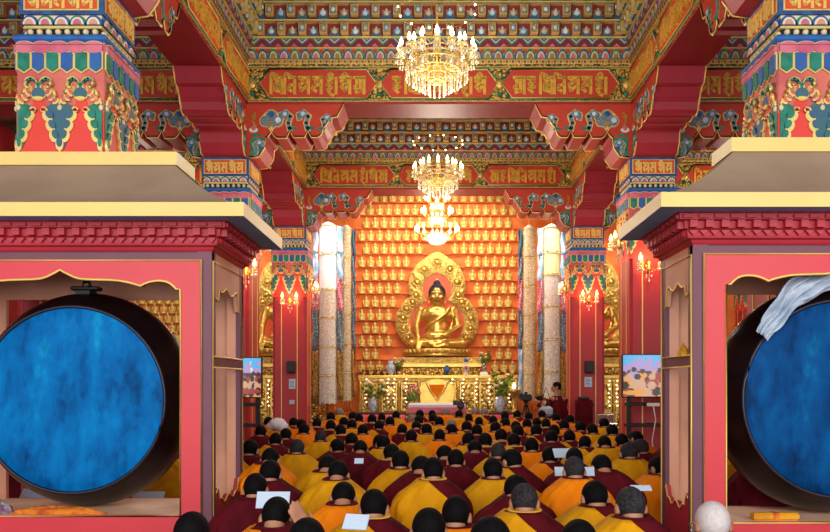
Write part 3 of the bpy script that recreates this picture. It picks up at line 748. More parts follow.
# ------------------------------------------------------------------ remeshed bodies
def remeshed(b, voxel, smooth=4, ratio=1.0):
    me = b.mesh('raw'); o = bpy.data.objects.new('raw', me); COL.objects.link(o)
    m = o.modifiers.new('r', 'REMESH'); m.mode = 'VOXEL'; m.voxel_size = voxel; m.use_smooth_shade = True
    s = o.modifiers.new('s', 'SMOOTH'); s.factor = .5; s.iterations = smooth
    if ratio < 1:
        d = o.modifiers.new('d', 'DECIMATE'); d.ratio = ratio
    dg = bpy.context.evaluated_depsgraph_get(); out = bpy.data.meshes.new_from_object(o.evaluated_get(dg))
    bpy.data.objects.remove(o); bpy.data.meshes.remove(me)
    out.materials.clear()
    return out
def head_shapes(b, H, k=1., m='skin'):
    """head about the centre H facing +y, built upright; k scale"""
    s0 = len(b.v)
    b.sph((0,-.012,.022),(.076,.094,.092),m,18,12); b.sph((0,.028,-.03),(.06,.062,.075),m,16,10)
    b.sph((0,.055,-.085),(.03,.028,.024),m,10,6)                         # chin
    b.cap((0,.098,.012),(0,.112,-.028),.010,.016,m,8)                    # nose
    for d in (-1, 1):
        b.sph((d*.012,.104,-.03),(.010,.012,.009),m,8,5)
        b.cap((d*.014,.088,.030),(d*.048,.076,.030),.010,.008,m,8)       # brow
        b.sph((d*.042,.062,-.025),(.024,.026,.022),m,10,6)               # cheek
        b.sph((d*.080,-.012,-.008),(.012,.024,.034),m,10,6); b.sph((d*.078,-.006,-.035),(.009,.013,.014),m,8,5)
        b.sph((d*.032,.084,.010),(.013,.012,.009),m,8,5)                 # eye
    b.cap((-.020,.098,-.055),(.020,.098,-.055),.007,.007,m,8); b.cap((-.016,.097,-.066),(.016,.097,-.066),.008,.008,m,8)
    b.xform(Matrix.Translation(H) @ Matrix.Diagonal((k,k,k,1)), s0)
def hand_shapes(b, W, d, up, side, m='skin', curl=.5, k=1.):
    """palm from wrist W along d; up = back of hand normal; side = thumb side"""
    W = Vector(W); d = Vector(d).normalized(); up = Vector(up).normalized(); sd = d.cross(up).normalized()*side
    up = sd.cross(d).normalized()*side
    pal = W+d*.048*k
    for q in (-1.5,-.5,.5,1.5): b.cap(W+d*.01+sd*q*.012*k, W+d*.085*k+sd*q*.019*k, .015*k, .0115*k, m, 8)
    for q, L_ in ((1.5,.068),(.5,.078),(-.5,.072),(-1.5,.056)):
        p = W+d*.088*k+sd*q*.0195*k; dd = d
        for sgm, f in enumerate((.45,.33,.26)):
            dd = (dd-up*curl*(.35+.25*sgm)).normalized(); p2 = p+dd*L_*f*k
            b.cap(p, p2, .0092*k, .0082*k, m, 7); p = p2
    p = W+d*.022*k+sd*.024*k; q = p+(d*.6+sd*.8-up*.2).normalized()*.045*k; r = q+(d*.9+sd*.2-up*.35).normalized()*.032*k
    b.cap(p,q,.0125*k,.0105*k,m,8); b.cap(q,r,.0102*k,.0085*k,m,8)
def face_materials(me, M, slots, k=1.):
    """colour eyes and lips by where the faces lie; M = head matrix inverse"""
    for n in slots: me.materials.append(MATS[n])
    for p in me.polygons:
        c = (M @ p.center)/k
        p.use_smooth = True; p.material_index = 0
        if c.y > .07:
            if abs(abs(c.x)-.032) < .012 and abs(c.z-.010) < .0055: p.material_index = 1
            elif abs(c.x) < .022 and -.073 < c.z < -.050: p.material_index = 2
def hair_mesh(m, k=1., lift=.0025):
    b = MB()
    def f(u, v):
        a = u*2*PI; lo = -.62-.45*max(0,-math.sin(a)) if math.sin(a) < .1 else -.62+(math.sin(a)-.1)*1.35   # hairline higher at the brow
        t = lo+(PI/2-lo)*v
        return Vector(((.0775+lift)*math.cos(t)*math.cos(a), -.012+(.0955+lift)*math.cos(t)*math.sin(a), .022+(.0935+lift)*math.sin(t)))*k
    b.grid(f, 30, 14, m, closed_u=True)
    return b.mesh('hair')

# ------------------------------------------------------------------ great golden Buddha statues
def make_buddha_mesh():
    b = MB(); k = 1.0; g = 'gold'
    # 2.05 m tall seated figure facing -y
    hs = MB(); head_shapes(hs, Vector((0,0,0)), 2.75, g); hs.xform(Matrix.Translation((0,-.04,1.545)) @ Matrix.Rotation(PI, 4, 'Z'))
    b.add(hs.v, hs.f, g)
    for d in (-1, 1): b.cap((d*.215,-.01,1.50),(d*.21,-.01,1.30),.034,.032,g,8)
    b.cap((0,0,1.20),(0,-.01,1.42),.14,.14,g,14)
    b.sph((0,.0,.98),(.42,.20,.28),g,20,12); b.sph((0,.02,.62),(.29,.19,.40),g,18,12); b.sph((0,-.02,.34),(.40,.27,.22),g,18,10)
    b.sph((0,-.07,1.0),(.34,.15,.17),g,16,10)
    for d in (-1, 1):
        b.sph((d*.43,0,1.12),(.13,.13,.13),g,12,8)
        b.cap((d*.20,-.05,.17),(d*.68,-.28,.15),.16,.135,g,12)
    b.cap((.68,-.30,.14),(-.06,-.52,.13),.115,.075,g,12); b.cap((-.68,-.30,.13),(.10,-.46,.20),.115,.075,g,12)
    b.sph((-.16,-.54,.13),(.11,.07,.05),g,10,6); b.sph((.2,-.48,.24),(.11,.07,.045),g,10,6)
    # his right arm (seen at -x) reaches down over the knee; his left lies in the lap
    b.cap((-.45,0,1.12),(-.56,-.06,.66),.115,.092,g,12); b.cap((-.56,-.06,.66),(-.50,-.36,.33),.088,.06,g,12)
    hand_shapes(b, (-.50,-.40,.30), (.03,-.25,-1), (0,-1,.2), 1, g, .12, 2.0)
    b.cap((.45,0,1.12),(.58,-.02,.66),.115,.095,g,12); b.cap((.58,-.02,.66),(.22,-.40,.40),.09,.065,g,12)
    hand_shapes(b, (.22,-.42,.36), (-1,-.12,.0), (0,.1,-1), 1, g, .12, 1.9)
    # robe edge over his left shoulder, hem across the ankles
    for a_ in ((.30,-.16,1.22),):
        b.tube([(.36,-.10,1.22),(.24,-.20,1.02),(.02,-.235,.84),(-.20,-.21,.72),(-.32,-.12,.60)], [.035,.04,.045,.04,.03], g, 8)
    b.tube([(.40,-.06,1.20),(.44,-.14,.95),(.40,-.20,.70),(.32,-.25,.5)], [.05,.05,.045,.04], g, 8)
    for q in range(5): b.tube([(-.3+.02*q,-.50-.01*q,.06+.012*q),(0,-.60,.05),(.3-.02*q,-.50-.01*q,.06+.012*q)], .02, g, 6)
    me = remeshed(b, .018, 5, .6)
    face_materials(me, (Matrix.Translation((0,-.04,1.545)) @ Matrix.Rotation(PI, 4, 'Z')).inverted(), ['gold','deep_blue','lips'], 2.75)
    return me
BUD = make_buddha_mesh()
def aura_R(th):
    # outer and inner radius about (0,.95): two overlapping ovals
    d = (math.cos(th), math.sin(th))
    def ray(cx, cz, rx, rz):
        best = 0
        A = (d[0]/rx)**2+(d[1]/rz)**2; B = 2*((0-cx)*d[0]/rx**2+(.95-cz)*d[1]/rz**2); C = (cx/rx)**2+((.95-cz)/rz)**2-1
        D = B*B-4*A*C
        return (-B+math.sqrt(D))/(2*A) if D >= 0 else 0
    o = max(ray(0,.74,1.08,.86), ray(0,1.66,.74,.80)); i = max(ray(0,.72,.70,.62), ray(0,1.58,.365,.42))
    if abs(th-PI/2) < .22: o += .10*(1-abs(th-PI/2)/.22)
    return o, i
def make_great_buddha(label, loc, alabel):
    t = thing('buddha_statue', label, 'statue', loc, 0, 'great golden Buddha statues'); t.scale = (.93,.93,.885)
    link('body', BUD, t, (0,0,0))
    b = MB(); k = 2.75
    hb = hair_mesh('hair_blue', k, .007); h = link('hair', hb, t, (0,-.04,1.545), (0,0,PI)); h['label'] = 'dark blue hair cap'
    b = MB(); b.sph((0,.0,1.85),(.105,.11,.13),'hair_blue',12,8); b.sph((0,.0,1.985),(.035,.035,.04),'gold',8,5); b.build('topknot', t)
    b = MB(); b.sph((0,-.30,1.62),(.018,.012,.018),'white',8,5); b.build('forehead_mark', t)
    # lotus throne
    b = MB(); b.lathe([(.86,-.20),(.92,-.17),(.80,-.10),(.86,-.03),(.84,.01)], (0,-.12,0), 40, 'gold')
    b.xform(Matrix.Diagonal((1.02,.62,1,1))); b.build('lotus_seat', t)
    for k_ in range(17):
        a = PI+k_*PI/16; b = MB()
        b.sph((0,0,0),(.085,.035,.085),'gold_carved',8,6); b.build('lotus_petal', t, (.88*math.cos(a), -.075+.545*math.sin(a), -.08), (.25,0,a+PI/2))
    a = thing('aura', alabel, 'aura', (loc[0], loc[1]+.62, loc[2]), 0, 'carved gold auras')
    n = 96; b = MB()
    def f(u, v):
        th = u*2*PI; o, i = aura_R(th); r = i+(o-i)*v
        bulge = -.07-.05*math.sin(PI*v)-.025*math.sin(th*46)*math.sin(PI*v)*math.cos(v*9)
        return Vector((r*math.cos(th), bulge, .95+r*math.sin(th)))
    b.grid(f, n*2, 9, 'gold_carved', closed_u=True)
    b.grid(lambda u, v: Vector(((aura_R(u*2*PI)[v > .5])*math.cos(u*2*PI), .0 if v > .5 else -.0, .95+aura_R(u*2*PI)[v > .5]*math.sin(u*2*PI))), n*2, 2, 'gold', closed_u=True)
    b.grid(lambda u, v: Vector((aura_R(u*2*PI)[0]*math.cos(u*2*PI), -.07*(1-v), .95+aura_R(u*2*PI)[0]*math.sin(u*2*PI))), n*2, 2, 'gold', closed_u=True)
    b.grid(lambda u, v: Vector((aura_R(u*2*PI)[1]*math.cos(u*2*PI), -.07*(1-v), .95+aura_R(u*2*PI)[1]*math.sin(u*2*PI))), n*2, 2, 'gold', closed_u=True)
    b.build('carved_rim', a)
    b = MB(); P = [(aura_R(2*PI*i/64)[1]*1.03*math.cos(2*PI*i/64), .95+aura_R(2*PI*i/64)[1]*1.03*math.sin(2*PI*i/64)) for i in range(64)]
    b.prism(P, -.03, 0, 'panel_orange'); c = b.build('back_panel', a); c['label'] = 'orange red back panel'
    for q in range(17):
        th = -PI*.22+q*(PI*1.44)/16; o, i = aura_R(th); r = (o+i)/2
        b = MB(); b.sph((0,0,0),(.075,.06,.075),'gold',10,6); b.tube([(.10*math.cos(x),-.03,.10*math.sin(x)) for x in [k2*PI/6 for k2 in range(12)]], .018, 'gold_carved', 6, closed=True)
        b.build('boss', a, (r*math.cos(th), -.12, .95+r*math.sin(th)))
    return t
ZBUD = 2.44
make_great_buddha('great golden seated Buddha with dark blue hair, centre of the altar', (0, YW-.85, ZBUD), 'carved gold double-lobed aura behind the central great Buddha')
make_great_buddha('golden seated Buddha half hidden behind the far column on the bare drum side', (-3.85, YW-.95, ZBUD), 'carved gold aura half hidden by the far column on the bare drum side')
make_great_buddha('golden seated Buddha half hidden behind the far column on the scarf-draped drum side', (3.95, YW-.95, ZBUD), 'carved gold aura half hidden by the far column on the scarf-draped drum side')
# ------------------------------------------------------------------ chandeliers
def bulb_on(parent, p, m='bulb', k=1., name='candle_bulb'):
    b = MB(); b.lathe([(.004,-.01),(.016*k,.0),(.019*k,.018*k),(.012*k,.042*k),(.003,.068*k)], p, 8, m); return b.build(name, parent, fix=False)
def drop(b, p, L_, r=.012):
    x, y, z = p
    for q in range(int(L_/.035)): b.sph((x,y,z-q*.035),(r*.8,r*.8,.014),'crystal',6,4)
    b.sph((x,y,z-L_),(r*1.3,r*1.3,r*2.4),'crystal',6,4)
def make_chandelier(label, loc):
    t = thing('chandelier', label, 'chandelier', loc, 0, 'crystal chandeliers hung down the middle of the hall'); t.scale = (.83,.83,.83)
    top = (7.28-loc[2])/.83
    b = MB(); b.tube([(0,0,.42),(0,0,top)], .008, 'gold', 6); b.lathe([(.002,top-.06),(.06,top-.04),(.07,top)], (0,0,0), 14, 'gold'); b.build('suspension_rod', t)
    b = MB(); b.lathe([(.01,-.34),(.05,-.30),(.03,-.24),(.10,-.16),(.16,-.10),(.09,-.04),(.04,.0),(.06,.10),(.03,.18),(.05,.30),(.02,.38),(.012,.44)], (0,0,0), 18, 'gold'); b.build('stem', t)
    for tier, n, R, z in ((0,16,.54,.0),(1,10,.34,.12)):
        for i in range(n):
            a = 2*PI*(i+.5*tier)/n; c, s = math.cos(a), math.sin(a); zz = z
            b = MB(); P = []
            for q in range(11):
                u = q/10; r = .07+(R-.07)*u; h = -.06-.10*math.sin(u*PI*1.15)+.10*u*u+z*u
                P.append((c*r, s*r, h))
            b.tube(P, .013, 'gold', 6); e = P[-1]
            b.lathe([(.008,-.02),(.045,.0),(.05,.012),(.014,.014),(.014,.055),(.003,.06)], e, 10, 'gold_pale'); arm = b.build('arm', t)
            bulb_on(arm, (e[0],e[1],e[2]+.065), k=1.45)
            b = MB()
            for w in range(6):
                aa = a+w*PI/3; drop(b, (e[0]+.045*math.cos(aa), e[1]+.045*math.sin(aa), e[2]-.005), .10 if tier == 0 else .07)
            b.build('crystal_fringe', arm)
    for q, (R, z, n, L_) in enumerate(((.44,-.07,30,.18),(.34,-.15,26,.18),(.22,-.22,18,.18),(.12,-.30,10,.16),(.34,.05,22,.16),(.20,.18,14,.14))):
        b = MB(); b.tube([(R*math.cos(2*PI*i/28), R*math.sin(2*PI*i/28), z) for i in range(28)], .010, 'gold', 6, closed=True)
        for i in range(n):
            a = 2*PI*i/n; drop(b, (R*math.cos(a), R*math.sin(a), z-.01), L_)
            if q < 2: b.tube([(R*math.cos(a),R*math.sin(a),z),(R*.6*math.cos(a),R*.6*math.sin(a),z+.07),(.04*math.cos(a),.04*math.sin(a),z+.10)], .004, 'crystal', 4)
        b.build('crystal_fringe', t)
    # small bulbs on a ring of fine wires above
    b = MB(); b.tube([(.56*math.cos(2*PI*i/40), .56*math.sin(2*PI*i/40), .70) for i in range(40)], .004, 'gold', 4, closed=True)
    for i in range(4): a = i*PI/2+.3; b.tube([(.56*math.cos(a),.56*math.sin(a),.70),(0,0,1.05)], .003, 'gold', 4)
    rg = b.build('upper_ring', t)
    for i in range(12): a = 2*PI*(i+.4)/12; b = MB(); b.sph((.56*math.cos(a),.56*math.sin(a),.715),.015,'bulb',8,5); b.build('ring_bulb', rg, fix=False)
    return t
CH = [(0.0, 9.45, 5.38), (0.02, 14.75, 5.42)]
ch = make_chandelier('nearest crystal chandelier, hanging before the large gold script beam', CH[0])
c = copy_tree(ch); c.location = CH[1]; c['label'] = 'second crystal chandelier, hanging before the far script beam'
# third one: three glass-bowl tiers before the Buddha
t = thing('chandelier', 'white three-tiered glass bowl chandelier hanging just above the great golden Buddha', 'chandelier', (0.0,18.9,5.42), 0, 'crystal chandeliers hung down the middle of the hall')
b = MB(); b.tube([(0,0,.6),(0,0,1.86)], .008, 'gold', 6); b.tube([(0,0,-.2),(0,0,.6)], .02, 'gold', 8); b.build('suspension_rod', t)
for z, R, n in ((.42,.28,8),(.10,.36,10),(-.32,.50,14)):
    b = MB(); b.lathe([(.01,z-.20*R/.4),(R*.35,z-.17*R/.4),(R*.52,z-.08*R/.4),(R*.56,z)], (0,0,0), 20, 'silk_white'); bw = b.build('glass_bowl', t)
    bulb_on(bw, (0,0,z-.01), k=2.2)
    b = MB()
    b.tube([(R*.58*math.cos(q*PI/12), R*.58*math.sin(q*PI/12), z-.005) for q in range(24)], .008, 'gold', 5, closed=True)
    for i in range(n*2): a = PI*i/n; drop(b, (R*.58*math.cos(a), R*.58*math.sin(a), z-.01), .10)
    b.build('crystal_fringe', t)
    for i in range(n):
        a = 2*PI*i/n; e = (R*math.cos(a), R*math.sin(a), z+.07)
        b = MB(); b.tube([(.03*math.cos(a),.03*math.sin(a),z+.02),(R*.6*math.cos(a),R*.6*math.sin(a),z-.02),e], .009, 'gold', 5); b.lathe([(.008,-.01),(.04,.0),(.012,.012),(.012,.04)], e, 8, 'gold_pale'); arm = b.build('arm', t)
        bulb_on(arm, (e[0],e[1],e[2]+.04), k=1.6)

# ------------------------------------------------------------------ wall sconces: built against a face that looks to -y
def make_sconce(label, loc, rz=0., n=2):
    t = thing('wall_sconce', label, 'wall lamp', loc, rz, 'gilt wall lamps with red-glowing bulbs')
    b = MB(); b.lathe([(.01,-.03),(.05,-.02),(.06,0),(.03,.004)], (0,0,0), 12, 'gold', axis='y'); b.lathe([(.01,-.10),(.03,-.05),(.02,0),(.035,.05),(.008,.10)], (0,-.05,0), 10, 'gold'); b.build('back_plate', t)
    for i in range(n):
        x = (i-(n-1)/2)*.30
        b = MB(); b.tube([(0,-.05,-.02),(x*.5,-.12,-.08),(x,-.15,-.02),(x,-.15,.02)], .008, 'gold', 6); b.lathe([(.008,0),(.04,.015),(.012,.02),(.012,.05)], (x,-.15,.02), 10, 'gold_pale'); a = b.build('arm', t)
        bulb_on(a, (x,-.15,.07), 'bulb_warm', 1.6)
        b = MB()
        for w in range(6): q = w*PI/3; drop(b, (x+.038*math.cos(q), -.15+.038*math.sin(q), .02), .09)
        b.build('crystal_fringe', a)
    b = MB(); drop(b, (0,-.06,-.10), .14); drop(b, (.04,-.07,-.06), .10); drop(b, (-.04,-.07,-.06), .10); b.build('crystal_drop', t)
    return t
SCN = []
def sconce(label, px, py, d, rz=0., n=2):
    p = at(px, py, d); make_sconce(label, p, rz, n); SCN.append((p, rz))
yc = YC-CW-.01; yb = YB-CW-.01
sconce('gilt wall lamp on the front of the far column nearest the bare drum', 290.5, 301, yc)
sconce('gilt wall lamp on the front of the far column behind the photographer', 588.5, 299, yc)
sconce('gilt wall lamp on the front of the second column, scarf-draped drum side', 648, 266, yb, 0, 2)
sconce('gilt wall lamp on the front of the second column, bare drum side', 247, 272, yb, 0, 2)
p = Vector((XR-CW-.005, YC+.05, 3.65)); make_sconce('gilt wall lamp on the nave face of the far column behind the photographer', p, -PI/2, 2); SCN.append((p,-PI/2))
p = Vector((XL+CW+.005, YC+.05, 3.65)); make_sconce('gilt wall lamp on the nave face of the far column nearest the brocade banners', p, PI/2, 2); SCN.append((p,PI/2))
p = Vector((XR-CW-.005, YB+.05, 3.75)); make_sconce('gilt wall lamp on the nave face of the second column, scarf-draped drum side', p, -PI/2, 2); SCN.append((p,-PI/2))
p = Vector((XL+CW+.005, YB+.05, 3.75)); make_sconce('gilt wall lamp on the nave face of the second column, bare drum side', p, PI/2, 2); SCN.append((p,PI/2))
# speakers and notices on the far columns
def small_box(nm, label, cat, px0, px1, py0, py1, d, dep, m, group=None, parts=None):
    a = at(px0, py1, d); e = at(px1, py0, d); w, h = (e.x-a.x)/2, e.z-a.z
    b = MB(); b.bbox(-w,w,-dep,0,0,h,m,min(.012,dep*.3)); o = b.build(nm, None, ((a.x+e.x)/2, d, a.z)); tag(o, label, cat, group)
    return o, w, h
for px, lab in ((292,'bare drum side'),(588.5,'scarf-draped drum side')):
    o, w, h = small_box('wall_speaker', f'small black loudspeaker on the far column, {lab}', 'speaker', px-4, px+4, 361, 373, yc+.005, .16, 'plastic_black', 'black speakers on the far columns')
    b = MB(); b.bbox(-w*.85,w*.85,-.17,-.158,h*.08,h*.92,'black',.004); b.build('speaker_grille', o)
def notice(label, px0, px1, py0, py1):
    o, w, h = small_box('paper_notice', label, 'notice', px0, px1, py0, py1, yc+.004, .006, 'paper')
    b = MB()
    for q in range(5): b.box(-w*.7,w*(.7-.25*(q % 3)),-.0075,-.006,h*(.2+.14*q),h*(.24+.14*q),'slate')
    b.build('printed_lettering', o)
notice('white paper notice under the speaker on the far column, bare drum side', 289, 295.5, 379, 389)
notice('small white paper notice lowest on the far column, bare drum side', 289.5, 294.5, 400, 404)
notice('white paper notice under the speaker on the far column behind the photographer', 584.5, 592, 377, 387)

# ------------------------------------------------------------------ televisions
def make_tv(label, px0, px1, py0, py1, d, img, pal):
    a = at(px0, py1, d); e = at(px1, py0, d); w, h = (e.x-a.x)/2, e.z-a.z
    t = thing('television', label, 'television', ((a.x+e.x)/2, d, 0), 0, 'televisions on black stands')
    z = a.z
    b = MB(); b.bbox(-w,w,.0,.06,z,z+h,'plastic_black',.008); b.build('screen_housing', t)
    R, C = 44, 64; iw, ih = w-.015, h-.03; rn = random.Random(img)
    pic = [[pal['b'] if r < 12 else pal['l'] if r < 17 else pal['m'] for c in range(C)] for r in range(R)]
    def blob(cr, cc, rr, rc, col):
        for r in range(R):
            for c in range(C):
                if ((r-cr)/rr)**2+((c-cc)/rc)**2 < 1: pic[r][c] = pal[col]
    for q in range(12): blob(rn.uniform(4,14), rn.uniform(0,C), rn.uniform(2,6), rn.uniform(1.5,5), rn.choice('lwbl'))
    for row in range(4):
        for q in range(9-row):
            cc = (q+rn.uniform(.1,.9))*C/(9-row); cr = 17+row*7+rn.uniform(-2,2); k_ = 1+row*.3
            blob(cr+6*k_, cc, 5*k_, 4.5*k_, rn.choice('ooors' if row else 'rslo')); blob(cr, cc, 2.6*k_, 2.3*k_, rn.choice('kks'))
    for q in range(3): blob(rn.uniform(34,42), rn.uniform(5,C-5), 2.5, rn.uniform(8,14), rn.choice('wmor'))
    vs = [(-iw+2*iw*c/(C-1), -.002, z+.015+ih*(1-r/(R-1))) for r in range(R) for c in range(C)]
    me = bpy.data.meshes.new('screen'); me.from_pydata(vs, [], [(r*C+c, r*C+C+c, r*C+C+c+1, r*C+c+1) for r in range(R-1) for c in range(C-1)])
    ca = me.color_attributes.new('picture', 'FLOAT_COLOR', 'POINT')
    for i in range(R*C): ca.data[i].color = lin(pic[i//C][i % C])
    me.materials.append(MATS['screen']); link('screen', me, t)
    for x in (-w*.8, w*.8): b = MB(); b.bbox(x-.03,x+.03,.02,.08,0,z+.1,'plastic_black',.005); b.build('stand_post', t)
    for zz in (.55,.95,z-.12): b = MB(); b.bbox(-w*.85,w*.85,-.02,.22,zz,zz+.05,'plastic_black',.006); b.build('stand_shelf', t)
    b = MB(); b.bbox(-w*.9,w*.9,-.12,.32,0,.05,'plastic_black',.01); b.build('stand_base', t)
    return t
m = bpy.data.materials.new('screen'); m.use_nodes = True; MATS['screen'] = m
N = m.node_tree.nodes; b = N['Principled BSDF']; at_ = N.new('ShaderNodeVertexColor'); at_.layer_name = 'picture'
m.node_tree.links.new(at_.outputs['Color'], b.inputs['Emission Color']); b.inputs['Emission Strength'].default_value = .9; b.inputs['Base Color'].default_value = (.01,.01,.01,1); b.inputs['Roughness'].default_value = .2; m.cycles.emission_sampling = 'NONE'
PAL = {'b':'#58B8F0','l':'#B89AD0','k':'#2A1A20','o':'#F0A040','s':'#D8A888','r':'#A83028','w':'#F0E8E8','m':'#5A1A24'}
make_tv('television in front of the second column, bare drum side, showing monks', 215, 262, 357, 398, 11.4, 5, PAL)
make_tv('television in front of the second column, scarf-draped drum side, showing monks in orange', 622, 698, 354, 397.5, 11.4, 8, PAL)
p = at(653,405,11.28); b = MB(); b.bbox(-.09,.09,-.03,.0,-.02,.03,'white',.008); o = b.build('power_strip', None, p); tag(o, 'white power strip under the television, scarf-draped drum side', 'power strip')
b = MB(); b.tube([(0,-.02,-.02),(.03,-.03,-.2),(-.02,-.03,-.5),(.02,-.02,-.8),(-.02,-.02,-1.15)], .008, 'white', 6); b.build('cable', o)

# ------------------------------------------------------------------ hanging brocade banners
def banner(label, px, wpx, d, ytop, ybot, cyl, ribs, white=None, sides=(-1, 1)):
    p = at(px, ybot, d); sc = F/d; H = (ybot-ytop)/sc; R = wpx/2/sc
    t = thing('brocade_banner', label, 'banner', p, 0, 'tall cylindrical brocade banners by the altar')
    b = MB(); b.tube([(0,0,H),(0,0,ZB-p.z)], .008, 'gold', 5); b.lathe([(.02,H+.10),(R*.5,H+.06),(R*1.0,H)], (0,0,0), 20, 'brocade_grey'); b.build('top_canopy', t)
    z = H
    tiers = []
    if white:
        for hh in white: tiers.append((z-hh/sc, z, 'silk')); z -= hh/sc
    n = max(3, int(z/.62))
    for i in range(n): tiers.append((z-z*(i+1)/n, z-z*i/n, cyl))
    for i, (z0, z1, m) in enumerate(tiers):
        mm = m if m != 'silk' else ('silk_white' if px < VX else 'silk_yellow')
        def f(u, v, z0=z0, z1=z1):
            a = u*2*PI; r = R*(1+.03*math.sin(a*9)*(1-v)); sc_ = .05*abs(math.sin(a*5)) if v == 0 else 0
            return Vector((r*math.cos(a), r*math.sin(a)*.9, z0+(z1-z0)*v+sc_*(1-v)-.02*(1-v)))
        b = MB(); b.grid(f, 40, 4, mm, closed_u=True); b.tube([(R*1.02*math.cos(q*PI/12), R*.93*math.sin(q*PI/12), z1-.015) for q in range(24)], .012, 'gold_line' if m != 'silk' else 'silk_yellow', 5, closed=True)
        b.build('tier', t)
    for sd in sides:
        zz = [H-.02, H*.84, H*.70, H*.52, H*.30, .1]
        for (za, zb_), m in zip(zip(zz[:-1], zz[1:]), ribs):
            b = MB(); w = R*.62
            b.grid(lambda u, v, za=za, zb_=zb_: Vector((sd*(R*1.05+w*(.5+u-.5)+.012*math.sin(v*9)), -.03-R*.2+.035*math.sin(u*7+v*4), zb_+(za-zb_)*v)), 7, 8, m)
            o = b.build('ribbon', t); mdf = o.modifiers.new('t','SOLIDIFY'); mdf.thickness = .008
    for q in range(4):
        x = (q-1.5)*R*.55; b = MB(); b.tube([(x,-R*.5,.05),(x,-R*.5,-.06)], .006, 'cloth_orange', 4); b.lathe([(.006,-.06),(.025,-.10),(.032,-.24),(.005,-.25)], (x,-R*.5,0), 8, 'cloth_orange'); b.build('tassel', t)
RIB = ['silk_sky','silk_sky','ribbon_pink','ribbon_blue','ribbon_gold']
banner('widest brocade banner with white silk upper tiers, beside the far column with two notices', 328, 18, 19.0, 226, 404, 'brocade_grey', RIB, (28,36))
banner('slim beige brocade banner between white-topped banner and niche wall, bare drum side', 346.5, 11, 19.2, 229, 401, 'brocade_beige', ['slate','ribbon_blue','ribbon_blue','ribbon_blue','ribbon_gold'], None, (1,))
banner('brocade banner with pale yellow silk upper tiers, just behind the photographer', 551.5, 17, 19.0, 228, 404, 'brocade_grey', RIB, (25,22))
banner('slim beige brocade banner between yellow-topped banner and niche wall', 529, 13, 19.2, 229, 401, 'brocade_beige', ['slate','ribbon_blue','ribbon_pink','ribbon_blue','silk_sky'], None, (-1,))

# ------------------------------------------------------------------ altar
def make_altar(label, x0, x1, y, zt, n):
    t = thing('altar_cabinet', label, 'altar', ((x0+x1)/2, y, 0), 0, 'golden altar cabinets'); w = (x1-x0)/2
    b = MB(); b.box(-w,w,0,.34,0,zt-.08,'carved_altar'); b.build('body', t)
    b = MB(); b.bbox(-w-.04,w+.04,-.06,.36,zt-.08,zt,'gold',.012); b.box(-w-.02,w+.02,-.04,0,zt-.15,zt-.08,'gold_carved'); b.build('top_slab', t)
    b = MB(); b.bbox(-w-.03,w+.03,-.05,.0,0,.16,'panel_red',.01); b.build('plinth', t)
    for i in range(n+1):
        x = -w+i*2*w/n; b = MB(); b.lathe([(.05,.16),(.03,.24),(.035,.9),(.028,zt-.3),(.055,zt-.16)], (x,-.03,0), 10, 'gold'); b.build('pillar', t)
    for i in range(n):
        xa, xb = -w+i*2*w/n+.05, -w+(i+1)*2*w/n-.05
        for z0, z1 in ((.2,zt*.5),(zt*.52,zt-.18)):
            b = MB(); b.box(xa,xb,-.03,0,z0,z1,'gold'); b.box(xa+.03,xb-.03,-.034,-.03,z0+.03,z1-.03,'carved_altar'); fr = b.build('framed_panel', t)
            b = MB(); cx, cz = (xa+xb)/2, (z0+z1)/2
            b.sph((cx,-.04,cz),((xb-xa)*.24,.03,(z1-z0)*.26),'gold_carved',12,7); b.sph((cx,-.06,cz+.05),(.05,.03,.06),'gold',8,5)
            for q in (-1,1): b.sph((cx+q*(xb-xa)*.33,-.04,cz+(z1-z0)*.3),(.03,.02,.04),'gold_pale',7,5); b.sph((cx+q*(xb-xa)*.33,-.04,cz-(z1-z0)*.3),(.03,.02,.04),'gold_pale',7,5)
            b.build('carved_relief', fr)
    return t
make_altar('long golden altar cabinet of carved panels below the central great Buddha', -1.86, 1.92, 19.35, 1.79, 8)
make_altar('golden altar cabinet seen between the second and far columns, bare drum side', -5.0, -2.7, 19.4, 1.79, 5)
make_altar('golden altar cabinet seen between the second and far columns, scarf-draped drum side', 2.9, 5.2, 19.4, 1.79, 5)
for nm_, xa, xb, lab in (('c',-1.05,1.05,'central great Buddha'),('l',-4.9,-2.8,'Buddha on the bare drum side'),('r',2.95,5.0,'Buddha on the scarf-draped drum side')):
    t = thing('throne_base', 'carved gold lion throne base under the '+lab, 'throne', ((xa+xb)/2,19.83,1.0), 0, 'carved gold throne bases'); w = (xb-xa)/2
    b = MB(); b.box(-w,w,0,1.0,-1.0,.98,'carved_altar'); b.build('body', t)
    b = MB(); b.bbox(-w-.08,w+.08,-.10,1.0,.98,1.10,'gold',.02); b.box(-w-.04,w+.04,-.05,.98,1.10,1.235,'gold_carved'); b.build('top_slab', t)
    for i in range(9):
        x = -w+(i+.5)*2*w/9; b = MB(); b.sph((x,-.02,.88),(.07,.05,.06),'gold',9,6); b.sph((x,-.05,.93),(.035,.04,.035),'gold_pale',8,5); b.build('carved_lion', t)
